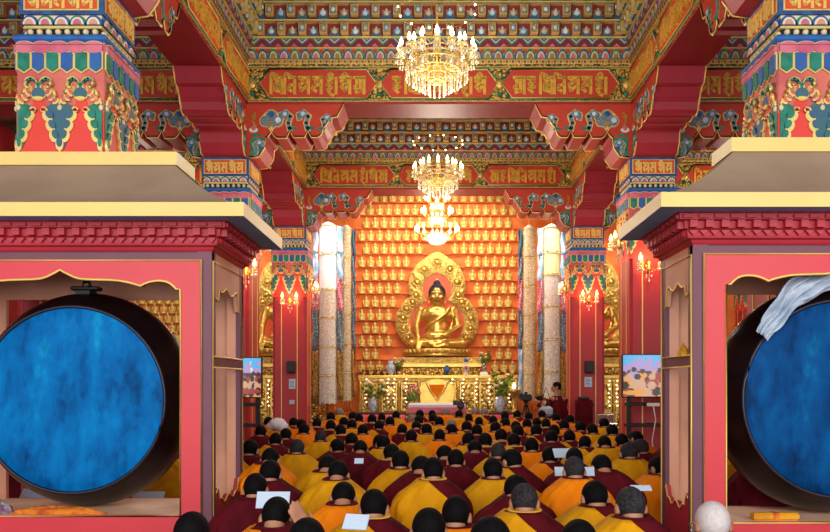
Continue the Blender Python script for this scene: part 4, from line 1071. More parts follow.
# offerings on the altar ledge
def lathe_thing(nm, label, cat, loc, prof, m, n=14, group=None):
    b = MB(); b.lathe(prof, (0,0,0), n, m); return tag(b.build(nm, None, loc), label, cat, group)
for i in range(22):
    x = -1.78+i*.172
    if abs(x+.0) < .02: continue
    o = lathe_thing('offering_bowl', f'gold offering bowl, {ORD[i+1]} from the bare drum side along the central altar edge', 'bowl', (x,19.46,1.79), [(.03,0),(.025,.02),(.055,.06),(.062,.085),(.054,.082),(.03,.04)], 'gold_pale' if i % 2 else 'gold', 12, 'offering bowls on the altar edge')
for i in range(16):
    x = -1.80+i*.06 if i < 12 else 1.16+(i-12)*.19
    if i < 12: x = -1.82+i*.068
    b = MB(); b.lathe([(.03,0),(.04,.02),(.02,.04),(.035,.09),(.02,.13)], (0,0,0), 9, 'wood_dark'); b.sph((0,0,.16),(.022,.022,.028),'gold',8,5)
    tag(b.build('small_figurine', None, (x,19.66,1.79)), f'small dark figurine, {ORD[i+1]} along the back ledge of the central altar', 'figurine', 'dark figurines on the altar ledge')
def vase(label, px, pyb, d, s, m, flowers=None, leafy=True, seed=1):
    p = at(px, pyb, d); t = thing('flower_vase' if flowers else 'altar_vase', label, 'vase', p)
    b = MB(); b.lathe([(.05*s,0),(.055*s,.02*s),(.10*s,.11*s),(.09*s,.19*s),(.045*s,.25*s),(.065*s,.30*s)], (0,0,0), 16, m); b.build('vase_body', t)
    rnd = random.Random(seed)
    if flowers:
        for i in range(14):
            a = rnd.uniform(0,2*PI); r = rnd.uniform(.05,.24)*s; h = (.42+rnd.uniform(0,.26))*s
            b = MB(); b.tube([(0,0,.28*s),(r*.5*math.cos(a),r*.5*math.sin(a),.36*s),(r*math.cos(a),r*math.sin(a),h)], .006*s, 'leaf', 4)
            for q in range(3): b.sph((r*(.5+.25*q)*math.cos(a+.2*q),r*(.5+.25*q)*math.sin(a+.2*q),.32*s+(h-.32*s)*q/3),(.035*s,.02*s,.05*s),'leaf',6,4)
            st = b.build('flower_stem', t)
            b = MB(); b.sph((r*math.cos(a),r*math.sin(a),h),(.045*s,.045*s,.032*s),flowers if i % 3 else 'petal',8,5); b.build('blossom', st)
    return t
vase('silver and blue altar vase on the altar ledge, bare drum side of the Buddha', 390.5, 375, 19.4, 1.15, 'porcelain')
vase('blue altar vase beside the red and white offering disc', 447, 374, 19.4, .7, 'deep_blue')
vase('leafy pot of dark greenery on the altar ledge, scarf-draped drum side', 484, 372, 19.5, .75, 'silver', 'leaf', True, 5)
vase('dark flower pot on the altar ledge near the silver and blue vase', 398, 374, 19.5, .6, 'wood_dark', 'pink', True, 11)
vase('white vase of yellow flowers at the altar foot, bare drum side', 373, 412, 18.3, 1.15, 'porcelain', 'petal', True, 2)
vase('brass vase of mixed blossoms at the altar foot beside the yellow throne', 411, 412, 18.3, .9, 'gold', 'pink', True, 3)
vase('bushy vase of yellow-green flowers at the altar foot, scarf-draped drum side', 500, 412, 18.3, 1.3, 'porcelain', 'leaf', True, 4)
p = at(466,376,19.38); t = thing('offering_cake', 'white and blue butter sculpture with a red disc on the altar ledge', 'offering', p)
b = MB(); b.lathe([(.10,0),(.06,.06),(.05,.16),(.03,.30),(.005,.40)], (0,0,0), 14, 'white'); b.build('cone', t)
b = MB(); b.lathe([(.01,-.03),(.075,-.02),(.08,0)], (0,-.05,.20), 16, 'white', axis='y'); b.lathe([(.005,-.012),(.04,-.006),(.042,0)], (0,-.075,.20), 14, 'lacquer_red', axis='y'); b.build('red_disc', t)
b = MB(); b.sph((0,0,.38),(.05,.03,.06),'blue',10,6); b.build('blue_finial', t)
p = at(484,376,19.36); b = MB(); b.bbox(-.10,.10,-.05,.05,0,.10,'silver',.03); tag(b.build('silver_casket', None, p), 'small silver casket on the altar ledge under the dark greenery', 'box')
# strings of little lamps down the altar front
for i, px in enumerate((366,388,394,406,452,463,476,489,497,509)):
    p = at(px, 404, 19.05); t = thing('lamp_string', f'vertical string of tiny lamps on the central altar front, {ORD[i+1]} from the bare drum side', 'light string', p, 0, 'lamp strings on the central altar')
    b = MB(); b.tube([(0,.0,0),(0,.0,.62)], .004, 'gold', 4); b.build('cord', t)
    for q in range(7): b = MB(); b.sph((.012*(-1)**q,-.012,.05+q*.09),.014,'lamp_dot',7,5); b.build('lamp', t, fix=False)
for s_, (xa, lab) in enumerate(((-4.45,'bare drum side'),(4.15,'scarf-draped drum side'))):
    for i in range(3):
        t = thing('lamp_string', f'vertical string of tiny lamps on the side altar, {lab}, {ORD[i+1]} of three', 'light string', (xa+i*.19,19.3,1.0), 0, 'lamp strings on the side altars')
        b = MB(); b.tube([(0,0,0),(0,0,.7)], .004, 'gold', 4); b.build('cord', t)
        for q in range(7): b = MB(); b.sph((.012*(-1)**q,-.012,.05+q*.1),.015,'lamp_dot',7,5); b.build('lamp', t, fix=False)
# low tables and throne in front of the altar
for xa, xb, lab in ((-1.9,-.72,'bare drum side'),(.80,1.95,'scarf-draped drum side')):
    t = thing('offering_table', f'low red-skirted offering table at the altar foot, {lab}', 'table', ((xa+xb)/2,18.05,0)); w = (xb-xa)/2
    b = MB(); b.bbox(-w,w,0,.55,.80,.93,'wood_dark',.01); b.build('tabletop', t)
    b = MB(); b.grid(lambda u, v: Vector((-w+2*w*u, -.02+.02*math.sin(u*60)*(1-v), .86*v+.02)), 60, 3, 'lacquer_red'); o = b.build('red_skirt', t); o.modifiers.new('t','SOLIDIFY').thickness = .01
t = thing('teaching_throne', 'yellow-draped throne with white cushion and gold back before the altar', 'throne', (0.0,17.75,0))
b = MB(); b.bbox(-.62,.62,0,.9,0,1.02,'cloth_yellow',.03); b.build('yellow_drape', t)
b = MB(); b.bbox(-.64,.64,-.03,.85,1.02,1.14,'cloth_white',.03); b.build('cushion', t)
b = MB(); b.bbox(-.66,.66,-.04,-.02,.92,1.06,'pink',.008); b.build('pink_valance', t)
b = MB(); b.prism([(-.38,1.14),(.38,1.14),(.40,1.50),(.22,1.64),(0,1.70),(-.22,1.64),(-.40,1.50)], .80, .88, 'gold'); bk = b.build('backrest', t)
b = MB(); b.prism([(-.03,1.22),(.03,1.22),(.20,1.56),(-.20,1.56)], .77, .80, 'robe_orange'); b.build('orange_hanging', bk)
b = MB(); b.tube([(-.25,.775,1.62),(-.14,.76,1.4),(0,.75,1.2),(.14,.76,1.4),(.25,.775,1.62)], .03, 'gold_carved', 8); b.build('gold_garland', bk)
# upright offering stand, brass pot
p = at(514,412,18.2); t = thing('butter_lamp_stand', 'tall brass lamp stand by the beige banner, scarf-draped drum side of altar', 'lamp stand', p)
b = MB(); b.lathe([(.12,0),(.05,.04),(.03,.3),(.05,.36),(.14,.44),(.16,.52)], (0,0,0), 16, 'gold'); b.build('stand', t); bulb_on(t, (0,0,.54), k=2.0, name='flame')
# ------------------------------------------------------------------ seated monks (each faces +y, towards the altar; z=0 is the top of the cushion)
def head_matrix(pitch, yaw, roll=0., pos=(0,.03,.80)):
    return Matrix.Translation(pos) @ Matrix.Rotation(yaw,4,'Z') @ Matrix.Rotation(-pitch,4,'X') @ Matrix.Rotation(roll,4,'Y')
HK = .93
def make_body(pose):
    b = MB(); m = 'skin'
    pitch, yaw, roll, pos = {'up':(.34,0,0,(0,.055,.765)), 'bow':(.70,.05,.04,(.0,.12,.74)), 'turn':(.36,.55,.06,(0,.06,.76)), 'away':(.4,-.5,-.06,(.01,.065,.755)), 'hand':(.6,.1,.08,(-.01,.10,.745))}[pose]
    M = head_matrix(pitch, yaw, roll, pos)
    hs = MB(); head_shapes(hs, Vector((0,0,0)), HK, m); hs.xform(M); b.add(hs.v, hs.f, m)
    nb = M @ Vector((0,-.025,-.05))
    b.cap((0,.0,.62), nb, .058, .056, m, 12)
    b.sph((0,.0,.54),(.165,.10,.12),m,16,10); b.sph((0,.0,.33),(.155,.11,.20),m,16,10); b.sph((0,.0,.12),(.19,.14,.12),m,16,10)
    b.cap((-.06,0,.63),(-.165,0,.58),.05,.055,m,10); b.cap((.06,0,.63),(.165,0,.58),.05,.055,m,10)
    for d in (-1, 1):
        b.cap((d*.10,.03,.09),(d*.34,.28,.085),.095,.07,m,10); b.cap((d*.34,.28,.075),(-d*.06,.36,.06),.062,.045,m,10)
        b.cap((-d*.06,.36,.05),(-d*.17,.38,.04),.04,.03,m,8)
        if pose == 'hand' and d == 1:
            b.cap((.19,0,.58),(.37,.06,.50),.052,.042,m,10); b.cap((.37,.06,.50),(.175,.0,.68),.04,.028,m,10)
            hand_shapes(b, (.165,-.005,.69), (-.45,-.25,1), (.7,-.8,.1), 1, m, .2, 1.05)
        else:
            b.cap((d*.165,0,.58),(d*.205,.07,.31),.050,.042,m,10); b.cap((d*.205,.07,.31),(d*.10,.30,.26),.04,.028,m,10)
            hand_shapes(b, (d*.095,.305,.262), (-d*.45,.8,.12), (d*.15,-.1,1), d, m, .35, .95)
    me = remeshed(b, .0075, 3, .42)
    face_materials(me, M.inverted(), ['skin','black','lips'], HK)
    me.name = 'monk_body'
    return me, M
RINGS = [(0.,.36,.23,.37),(.05,.365,.235,.375),(.12,.35,.23,.36),(.20,.315,.205,.33),(.30,.285,.185,.28),(.40,.272,.17,.22),(.50,.264,.16,.17),(.58,.248,.148,.14),(.64,.208,.128,.12),(.69,.145,.112,.108),(.735,.088,.086,.09)]
def ring_at(z):
    for a, c in zip(RINGS[:-1], RINGS[1:]):
        if z <= c[0]:
            u = (z-a[0])/(c[0]-a[0]); return [a[k]+(c[k]-a[k])*u for k in (1,2,3)]
    return list(RINGS[-1][1:])
def robe_pt(u, v, grow, seed, amp, ztop=.735, zbot=0.):
    z = zbot+(ztop-zbot)*v; a_, bk, fr = ring_at(z); t = u*2*PI; c, s = math.cos(t), math.sin(t)
    e = .86
    x = (a_+grow)*math.copysign(abs(c)**e, c); y = ((fr if s > 0 else bk)+grow)*math.copysign(abs(s)**e, s)
    k = (1-v)*.9+.12
    f = amp*k*(math.sin(t*9+z*13+seed)*.5+math.sin(t*15-z*24+seed*2.1)*.4+noise.noise(Vector((x*7+seed,y*7,z*5)))*1.3)+.013*min(1,(1-v)*4)*abs(math.sin(x*16-z*19+seed+2.2*noise.noise(Vector((x*3,z*3,seed)))))
    n = math.hypot(x, y) or 1
    return Vector((x+x/n*f, y+y/n*f+.012*math.sin(z*5), z+.010*math.sin(t*3+seed)*v*(1-v)*4))
def robe_mesh(m, grow, seed, amp, name, cut=None, ztop=.735, zbot=0., thick=.014):
    b = MB(); b.grid(lambda u, v: robe_pt(u, v, grow, seed, amp, ztop, zbot), 96, 40, m, closed_u=True)
    if cut is None:
        # rolled collar
        pass
    me = b.mesh(name); bm = bmesh.new(); bm.from_mesh(me)
    if cut:
        co, no = cut
        bmesh.ops.bisect_plane(bm, geom=bm.verts[:]+bm.edges[:]+bm.faces[:], plane_co=co, plane_no=no, clear_outer=True)
    bmesh.ops.recalc_face_normals(bm, faces=bm.faces)
    bm.to_mesh(me); bm.free()
    o = bpy.data.objects.new('tmp', me); COL.objects.link(o)
    md = o.modifiers.new('t','SOLIDIFY'); md.thickness = thick; md.offset = -1
    dg = bpy.context.evaluated_depsgraph_get(); out = bpy.data.meshes.new_from_object(o.evaluated_get(dg)); bpy.data.objects.remove(o)
    out.name = name
    for p in out.polygons: p.use_smooth = True
    return out
BODY = {p: make_body(p) for p in ('up','bow','turn','away','hand')}
HAIR = {k: hair_mesh(m, HK) for k, m in (('k','hair_black'),('g','hair_grey'),('p','hair_pale'))}
CUT = ((.07,0,.655), Vector((.62,-.10,.78)).normalized())       # over the left shoulder, under the right arm
ROBES = {}
for m, kk in (('robe_mustard','Y'),('robe_orange','O'),('robe_maroon','M')):
    for sd in (1, 2, 3):
        ROBES[kk, sd] = robe_mesh(m, .012, sd*3.3+len(kk), .034, 'robe')
        if kk != 'M': ROBES[kk+'L', sd] = robe_mesh(m, .026, sd*2.7+5, .034, 'wrap', CUT)
VEST = {sd: robe_mesh('robe_maroon', .004, sd*1.9, .012, 'vest') for sd in (1, 2)}
SASH = {}
for m, kk in (('robe_mustard','Y'),('robe_orange','O')):
    b = MB(); P = []
    for i in range(25):
        t = -.9+i*4.0/24; z = .70-.40*(i/24); u = (PI*1.5+(-1.15+2.3*i/24))/(2*PI)
        q = robe_pt(u, z/.735, .022, 3, .0); P.append(q)
    vs = []; fs = []
    for i, q in enumerate(P):
        for j in range(5): vs.append((q.x+.0*(j-2), q.y-.010-.008*math.sin(j*2.1+i*.3), q.z+(j-2)*.042))
    for i in range(24):
        for j in range(4): fs.append((i*5+j,(i+1)*5+j,(i+1)*5+j+1,i*5+j+1))
    b.add(vs, fs, m, True); me = b.mesh('sash')
    o = bpy.data.objects.new('tmp', me); COL.objects.link(o); md = o.modifiers.new('t','SOLIDIFY'); md.thickness = .02
    dg = bpy.context.evaluated_depsgraph_get(); SASH[kk] = bpy.data.meshes.new_from_object(o.evaluated_get(dg)); bpy.data.objects.remove(o)
def collar_mesh(m):
    b = MB(); b.tube([(.080*math.cos(q*PI/10), .004+.078*math.sin(q*PI/10), .728+.006*math.sin(q*PI/10)) for q in range(20)], .017, m, 7, closed=True); return b.mesh('collar')
COLLAR = {'M': collar_mesh('robe_maroon'), 'Y': collar_mesh('collar_yellow')}
b = MB(); b.bbox(-.40,.40,-.30,.52,-.13,0,'robe_maroon',.03); CUSH = b.mesh('seat_cushion')
WORDS = {'Y':'mustard yellow robe','O':'bright orange robe','M':'plain maroon shawl','YL':'mustard wrap over maroon vest','OL':'orange wrap over maroon vest','YS':'maroon shawl with mustard sash','OS':'maroon shawl with orange sash'}
HW_ = {'k':'black-haired','g':'grey-shorn','p':'pale-headed'}
# (px, py of the head's centre, robe, hair, pose, remark)
MONKS = [
 (192,533,'M','k','up',''),(308,541,'Y','k','up',''),(429,528,'Y','k','up',''),(490.5,540,'O','k','up',''),(578,540,'M','k','up',''),
 (277,515,'OL','k','hand','raising a hand to the head'),(455,513,'O','k','up',''),(374,505,'YL','k','up',''),(631,504,'YL','g','up',''),(523.6,499,'YL','g','up',''),
 (344.5,496,'O','k','bow',''),(595.5,495,'YL','k','up',''),(517,488,'M','k','away',''),(256,487,'M','k','up',''),
 (420,467.5,'M','k','bow',''),(338,473,'Y','k','bow',''),(271,472,'OS','k','up',''),(433.7,470,'YL','k','up',''),(493,470,'Y','k','up',''),(574.4,469,'O','g','up',''),
 (658.8,467,'OL','k','turn',''),(326.7,466,'Y','k','bow',''),(603,466,'M','k','bow',''),
 (401,461,'Y','k','up',''),(512,460,'YL','k','turn',''),(269.7,458.5,'O','k','bow',''),(456,459.5,'M','k','up',''),(574,458,'M','k','up',''),
 (445.6,455,'M','k','bow',''),(549.6,456,'OL','k','up',''),(629,452,'Y','g','up',''),(392,453,'M','k','up',''),(497.7,452,'YL','g','up',''),
 (297.4,448,'Y','g','up',''),(337,447,'M','k','turn',''),(250,449,'YL','k','up',''),(640,448,'M','g','turn',''),(531.8,446,'O','k','up',''),(361,449,'M','k','bow',''),(475,449,'M','k','bow',''),
 (383.6,443,'Y','k','up',''),(585.6,443.4,'YL','k','away',''),(352,440,'OS','k','up',''),(276,440,'YL','k','up',''),(468,440,'Y','k','up',''),(485,441,'OL','k','up',''),(514,441,'YL','k','up',''),(379,442,'M','k','up',''),(604,444,'Y','k','bow',''),(622,441,'OL','k','up',''),
 (321,437,'Y','g','up',''),(439.4,436,'O','k','up',''),(551,437.5,'M','k','up',''),(286,435,'M','k','up',''),(411,437,'Y','k','up',''),(636.5,438,'O','k','turn',''),(501,436,'OL','k','up',''),(569,437,'YL','k','up',''),
 (402,430,'OS','k','up',''),(363,430.5,'O','k','up',''),(427,430,'Y','k','up',''),(476.6,431,'M','k','up',''),(554,431,'M','k','up',''),(592.6,430,'Y','k','up','pale'),(518,432,'M','k','up',''),(340,431,'YL','k','turn',''),(304,430,'O','k','up',''),(261,432,'M','k','up',''),(612,431,'Y','k','up',''),(536,431,'YL','k','up',''),(451,430,'O','k','turn',''),
 (466.7,427,'YL','k','up',''),(495,428,'O','k','up',''),(516,427,'M','k','up',''),(580.6,427.5,'OL','k','up',''),(379,426,'YL','k','up',''),(331,426,'M','k','up',''),(417,427,'OL','k','bow',''),(564,425.5,'O','k','up',''),(546,424,'M','k','up',''),(451.8,425,'OL','p','up',''),(300.7,425,'O','k','turn',''),(352,425,'Y','k','up',''),
 (317,423.5,'OL','k','up',''),(294,423,'YL','k','up',''),(344,422.5,'O','k','up',''),(268.4,422,'Y','k','up',''),(390,422,'O','k','up',''),(439.4,422,'Y','k','up',''),(537,423,'YL','k','up',''),(604,423.6,'Y','k','up',''),(479,422,'Y','k','up',''),(505,423,'O','k','turn',''),(527,424,'O','k','up',''),
 (419,420.5,'YL','k','up',''),(411,419,'O','p','up',''),(570,420,'O','k','up',''),(493,420.5,'Y','k','up',''),(372,419.5,'M','k','up',''),(359,418.6,'O','k','up',''),(382,417.8,'YL','k','up',''),(433,419,'OL','k','up',''),(469,418.5,'O','k','up',''),(556,418,'OL','k','up',''),
 (528.5,416.8,'O','k','up',''),(505,416,'Y','k','up',''),(353,416.5,'Y','k','up',''),(331,417,'O','k','up',''),(396,415.5,'Y','k','up',''),(432,414.5,'O','k','up',''),(459,414.8,'Y','k','up',''),(420,414.5,'YL','k','up',''),(542,415,'Y','k','up',''),(517,415,'OL','k','up',''),
 (484,412.3,'YL','p','up',''),(475,411.8,'O','p','up',''),(445.6,412.2,'O','p','up',''),(340,412.3,'Y','p','up',''),
 # glimpsed through and behind the pavilions
 (166,452,'Y','k','up','aisle'),(144,450,'M','k','up','aisle'),(34,451,'M','k','up','aisle'),(227,455,'O','k','up','aisle'),(236,440,'Y','k','up','aisle'),(217,447,'M','k','up','aisle'),
 (738,451,'Y','k','up','aisle'),(764,453,'M','k','up','aisle'),(686,449,'O','k','up','aisle'),(672,440,'M','k','up','aisle'),
]
rnd = random.Random(11)
def depth_of(py):
    zh = .93+.07*max(0, min(1, (432-py)/16)); return F*(EYE-zh)/(py-HY), zh
mk = []
for (px, py, rb, hr, ps, rem) in MONKS:
    d, zh = depth_of(py); mk.append([d, px, zh, rb, hr, ps, rem, py])
main_ = [m for m in mk if m[6] != 'aisle']; main_.sort(key=lambda m: m[0])
# keep neighbours from sitting in one another: slide along the line of sight within a seat-height tolerance
def d_lim(py, zh): return F*(EYE-zh)/(py-HY)
for it in range(160):
    for i in range(len(mk)):
        for j in range(i):
            A, B = mk[i], mk[j]; dd = A[0]-B[0]; dx = (A[1]-VX)*A[0]/F-(B[1]-VX)*B[0]/F
            q = (dx/.58)**2+(dd/.60)**2
            if q < 1:
                need = .60*math.sqrt(max(0, 1-(dx/.58)**2)); s_ = 1 if (dd > 0 or (dd == 0 and A[7] < B[7])) else -1
                mv = (need-abs(dd))*.25*s_; A[0] += mv; B[0] -= mv
    for m in mk:
        z0 = depth_of(m[7])[1]; lo, hi = d_lim(m[7], z0+(.10 if m[7] < 465 else .045)), d_lim(m[7], z0-.08)
        m[0] = max(lo, min(hi, m[0], 16.75)); m[2] = EYE-(m[7]-HY)*m[0]/F
for m in mk:
    if m[7] == 467 and m[1] > 650: m[0] = 6.40; m[2] = EYE-(m[7]-HY)*m[0]/F      # sits beyond the pavilion's back post
main_.sort(key=lambda m: m[0])
# rows: successive bands of depth
rows = []; 
for m in main_:
    if rows and m[0]-rows[-1][0][0] < .42+.02*m[0]: rows[-1].append(m)
    else: rows.append([m])
info = {}
for r, row in enumerate(rows):
    row.sort(key=lambda m: m[1])
    for i, m in enumerate(row): info[id(m)] = (r+1, i+1, len(row))
MK = {}
def make_monk(m, label):
    d, px, zh, rb, hr, ps, rem, py = m
    x = (px-VX)*d/F; body, M = BODY[ps]; H = M @ Vector((0,-.012*HK,.022*HK)); k = rnd.uniform(.97,1.04)
    t = thing('person', label, 'person', (x-H.x, d-H.y, zh-H.z), 0, 'seated monks')
    rot = rnd.uniform(-.10,.10); t.rotation_euler = (0,0,rot); t.scale = (rnd.uniform(.95,1.06),1,1)
    link('body', body, t); hm = HAIR[hr]
    h = link('hair', hm, t); h.matrix_local = M
    sd = rnd.randint(1,3)
    if rb in ('Y','O','M'):
        link('robe', ROBES[rb,sd], t); link('collar', COLLAR['Y' if (rb == 'M' and sd == 3) else 'M'], t)
    elif rb in ('YL','OL'):
        link('vest', VEST[1+sd % 2], t); link('wrap', ROBES[rb,sd], t); link('collar', COLLAR['Y' if sd == 2 else 'M'], t)
    else:
        link('vest', ROBES['M',sd], t); link('sash', SASH[rb[0]], t); link('collar', COLLAR['M'], t)
    z = zh-H.z
    c = link('seat_cushion', CUSH, None, (x-H.x, d-H.y, z), (0,0,rot))
    c.scale = (1,1,z/.13)
    tag(c, 'maroon seat cushion under the '+label.replace('monk with ','monk, ')[:0]+'seated monk', 'cushion', 'cushions under the seated monks')
    return t
SPECIAL = {(429,523):'monk with close-cropped black hair nearest the camera, head cut by the bottom edge below the maroon-shouldered monk'}
for m in main_:
    r, i, n = info[id(m)]; d, px, zh, rb, hr, ps, rem, py = m
    lab = f"{HW_[hr]} monk, {WORDS[rb]}, {ORD[r]} row from camera, {ORD[i]} from bare drum"
    if n == 1: lab = f"{HW_[hr]} monk, {WORDS[rb]}, alone in {ORD[r]} row from camera"
    if rem.startswith('raising'): lab = 'monk in orange wrap over maroon vest, raising an open hand to the head'
    make_monk(m, lab)
ai = 0
for m in mk:
    if m[6] == 'aisle':
        ai += 1; side = 'bare' if m[1] < VX else 'scarf-draped'
        k_ = sorted([q[1] for q in mk if q[6] == 'aisle' and (q[1] < VX) == (m[1] < VX)]).index(m[1])+1
        make_monk(m, f"monk, {WORDS[m[3]]}, in the aisle behind the {side} drum's pavilion, {ORD[k_]} from the {'wall' if m[1] < VX else 'nave'}")

# white-haired visitor with spectacles before the scarf-draped drum's pavilion, white-capped person far off
d = 3.75; p = at(714.5, 519, d); body, M = BODY['up']; k = 1.06
t = thing('person', 'person with pale shaven head and thin spectacles, before the scarf-draped drum pavilion', 'person', (p.x, d-.03, p.z-.80*k)); t.scale = (k,k,k)
link('body', body, t); h = link('hair', hair_mesh('hair_white', HK), t); h.matrix_local = M; h['label'] = 'very short white hair'
link('robe', ROBES['M',2], t); link('collar', COLLAR['M'], t)
b = MB()
for s_ in (-1, 1): b.tube([(s_*.086,-.02,.012),(s_*.086,.05,.018),(s_*.07,.11,.012)], .003, 'silver', 5); b.tube([(s_*.036+.026*math.cos(q*PI/6),.115,.008+.02*math.sin(q*PI/6)) for q in range(12)], .003, 'silver', 5, closed=True)
b.tube([(-.012,.118,.012),(.012,.118,.012)], .003, 'silver', 5); g = b.build('spectacles', t); g.matrix_local = M
zc = p.z-.80*k; b = MB(); b.bbox(-.25,.25,-.28,.3,0,zc,'wood_dark',.015); tag(b.build('low_stool', None, (p.x,d,0)), 'low wooden stool under the pale shaven person with spectacles', 'stool')
d, zh = depth_of(426.5); x = (277.5-VX)*d/F
t = thing('person', 'person in a puffy white head cloth seated far off, bare drum side of nave', 'person', (x, d, zh-.80))
link('body', BODY['up'][0], t); link('robe', ROBES['O',1], t)
b = MB(); b.sph((0,.01,.84),(.125,.135,.085),'cloth_white',16,10); b.sph((.07,.0,.80),(.09,.1,.07),'cloth_white',12,8); b.sph((-.08,.02,.81),(.08,.09,.06),'cloth_white',12,8); b.build('head_cloth', t)
c = link('seat_cushion', CUSH, None, (x,d,zh-.80)); c.scale = (1,1,(zh-.8)/.13); tag(c, 'maroon seat cushion under the person in a white head cloth', 'cushion')

# pages held or lying before the monks
def page(label, px, py, d, w, h, tilt=.9, rz=0.):
    b = MB(); b.bbox(-w/2,w/2,-h/2,h/2,-.004,.004,'paper',.001)
    for q in range(3): b.box(-w*.40,w*.40,-h*.26+q*h*.22,-h*.26+q*h*.22+h*.016,.004,.0043,'silk_sky')
    o = b.build('scripture_page', None, at(px,py,d), (tilt,0,rz)); return tag(o, label, 'paper', 'long scripture pages the monks read from')
page('pale blue scripture page held beside the maroon-backed monk near the bare drum pavilion', 273, 500, 4.6, .19, .10, 1.1)
page('pale page tilted in the lap, nearest row beside the cropped monk in orange wrap', 356, 522, 3.72, .12, .08, .9, -.3)
page('long pale page held up before a grey-shorn orange-robed monk, showing past the head', 574.5, 471.5, [m for m in mk if m[1] == 574.4][0][0]+.30, .29, .07, 1.1)
page('long pale page spread open behind the bright orange robed monk', 567, 453, 6.9, .24, .10, .8, .15)
page('pale page in the hands of the mustard monk by the scarf-draped pavilion', 641, 488, 4.75, .12, .05, .5)
page('small pale page in the lap of a monk with orange sash, bare drum side', 359, 461, 6.2, .07, .05, .8)
page('pale page on the bare drum sill side, seen under the drum', 38, 496, 6.7, .30, .16, .7)
page('second pale page seen under the bare drum, beside the aisle monks', 148, 497, 6.7, .26, .12, .7)
t = thing('reading_bench', 'long low dark bench with pale cloth edge between seated rows mid nave', 'bench', (-.27,7.55,0))
b = MB(); b.bbox(-.48,.48,-.12,.12,.44,.50,'wood_dark',.008); b.build('bench_top', t)
b = MB(); b.bbox(-.49,.49,-.13,.10,.50,.512,'cloth_white',.003); b.build('pale_cloth', t)
for x in (-.42,.42): b = MB(); b.bbox(x-.03,x+.03,-.1,.1,0,.44,'wood_dark',.004); b.build('leg', t)

# standing photographer
def make_standing():
    b = MB(); m = 'skin'; M = head_matrix(.12, .9, 0, (0,.02,1.50))
    hs = MB(); head_shapes(hs, Vector((0,0,0)), 1., m); hs.xform(M); b.add(hs.v, hs.f, m)
    b.cap((0,0,1.30),(0,.0,1.45),.056,.052,m,12); b.sph((0,0,1.20),(.18,.11,.14),m,16,10); b.sph((0,0,1.0),(.15,.11,.2),m,16,10); b.sph((0,0,.84),(.17,.13,.14),m,14,9)
    for d in (-1, 1):
        b.cap((d*.09,0,.82),(d*.10,.01,.45),.09,.06,m,10); b.cap((d*.10,.01,.45),(d*.10,-.01,.08),.058,.04,m,10); b.cap((d*.10,-.03,.045),(d*.12,.14,.03),.042,.03,m,8)
        b.cap((d*.18,0,1.25),(d*.24,.05,1.02),.052,.042,m,10)
    b.cap((.24,.05,1.02),(.0,.28,1.22),.042,.03,m,10); hand_shapes(b,(-.01,.285,1.225),(-.8,.3,.4),(0,.6,1),1,m,.5)
    b.cap((-.24,.05,1.02),(-.30,.24,1.18),.042,.03,m,10); hand_shapes(b,(-.30,.25,1.19),(-.3,.8,.6),(0,-.4,1),-1,m,.5)
    me = remeshed(b,.009,3,.5); face_materials(me, M.inverted(), ['skin','black','lips']); return me, M
me, M = make_standing()
d = 16.9; p = at(557, 385, d)
t = thing('person', 'standing person in maroon robes holding up a camera by the yellow-topped banner', 'person', (p.x, d, 0), .55)
link('body', me, t); h = link('hair', HAIR['k'], t); h.matrix_local = M; h.scale = (1/HK,)*3
b = MB()
def rs(u, v):
    z = .05+1.27*v; a = u*2*PI; w = .30-.05*v if v < .7 else .265-.16*((v-.7)/.3)**1.6
    f = .02*math.sin(a*9+z*4)*(1-v*.7)
    return Vector(((w+f)*math.cos(a), (w*.72+f)*math.sin(a), z))
b.grid(rs, 56, 20, 'robe_maroon', closed_u=True); b.build('robe', t)
b = MB(); b.tube([(-.20,-.02,1.24),(-.26,.05,1.0),(-.32,.22,1.14)], [.075,.07,.05], 'robe_maroon', 10); b.tube([(.20,-.02,1.24),(.26,.05,1.0),(.08,.24,1.18)], [.075,.07,.05], 'robe_maroon', 10); b.build('sleeve', t)
t2 = thing('camera', 'black camera held up by the standing person in maroon', 'camera', tuple(Vector(t.location)+Matrix.Rotation(.55,3,'Z') @ Vector((-.17,.36,1.27))), .55)
b = MB(); b.bbox(-.07,.07,-.03,.03,-.045,.045,'plastic_black',.01); b.build('camera_body', t2); b = MB(); b.lathe([(.035,.03),(.04,.10),(.036,.12)], (0,0,0), 14, 'black', axis='y'); b.build('lens', t2)
p = at(546,409,16.7); b = MB(); b.bbox(-.13,.13,-.08,.08,-.15,.06,'khata',.05); o = b.build('shoulder_bag', None, p); tag(o, 'pale grey shoulder bag hanging beside the standing person in maroon', 'bag'); b = MB(); b.tube([(-.12,0,.10),(.0,.0,.45),(.12,0,.10)], .012, 'plastic_black', 5); b.build('strap', o)
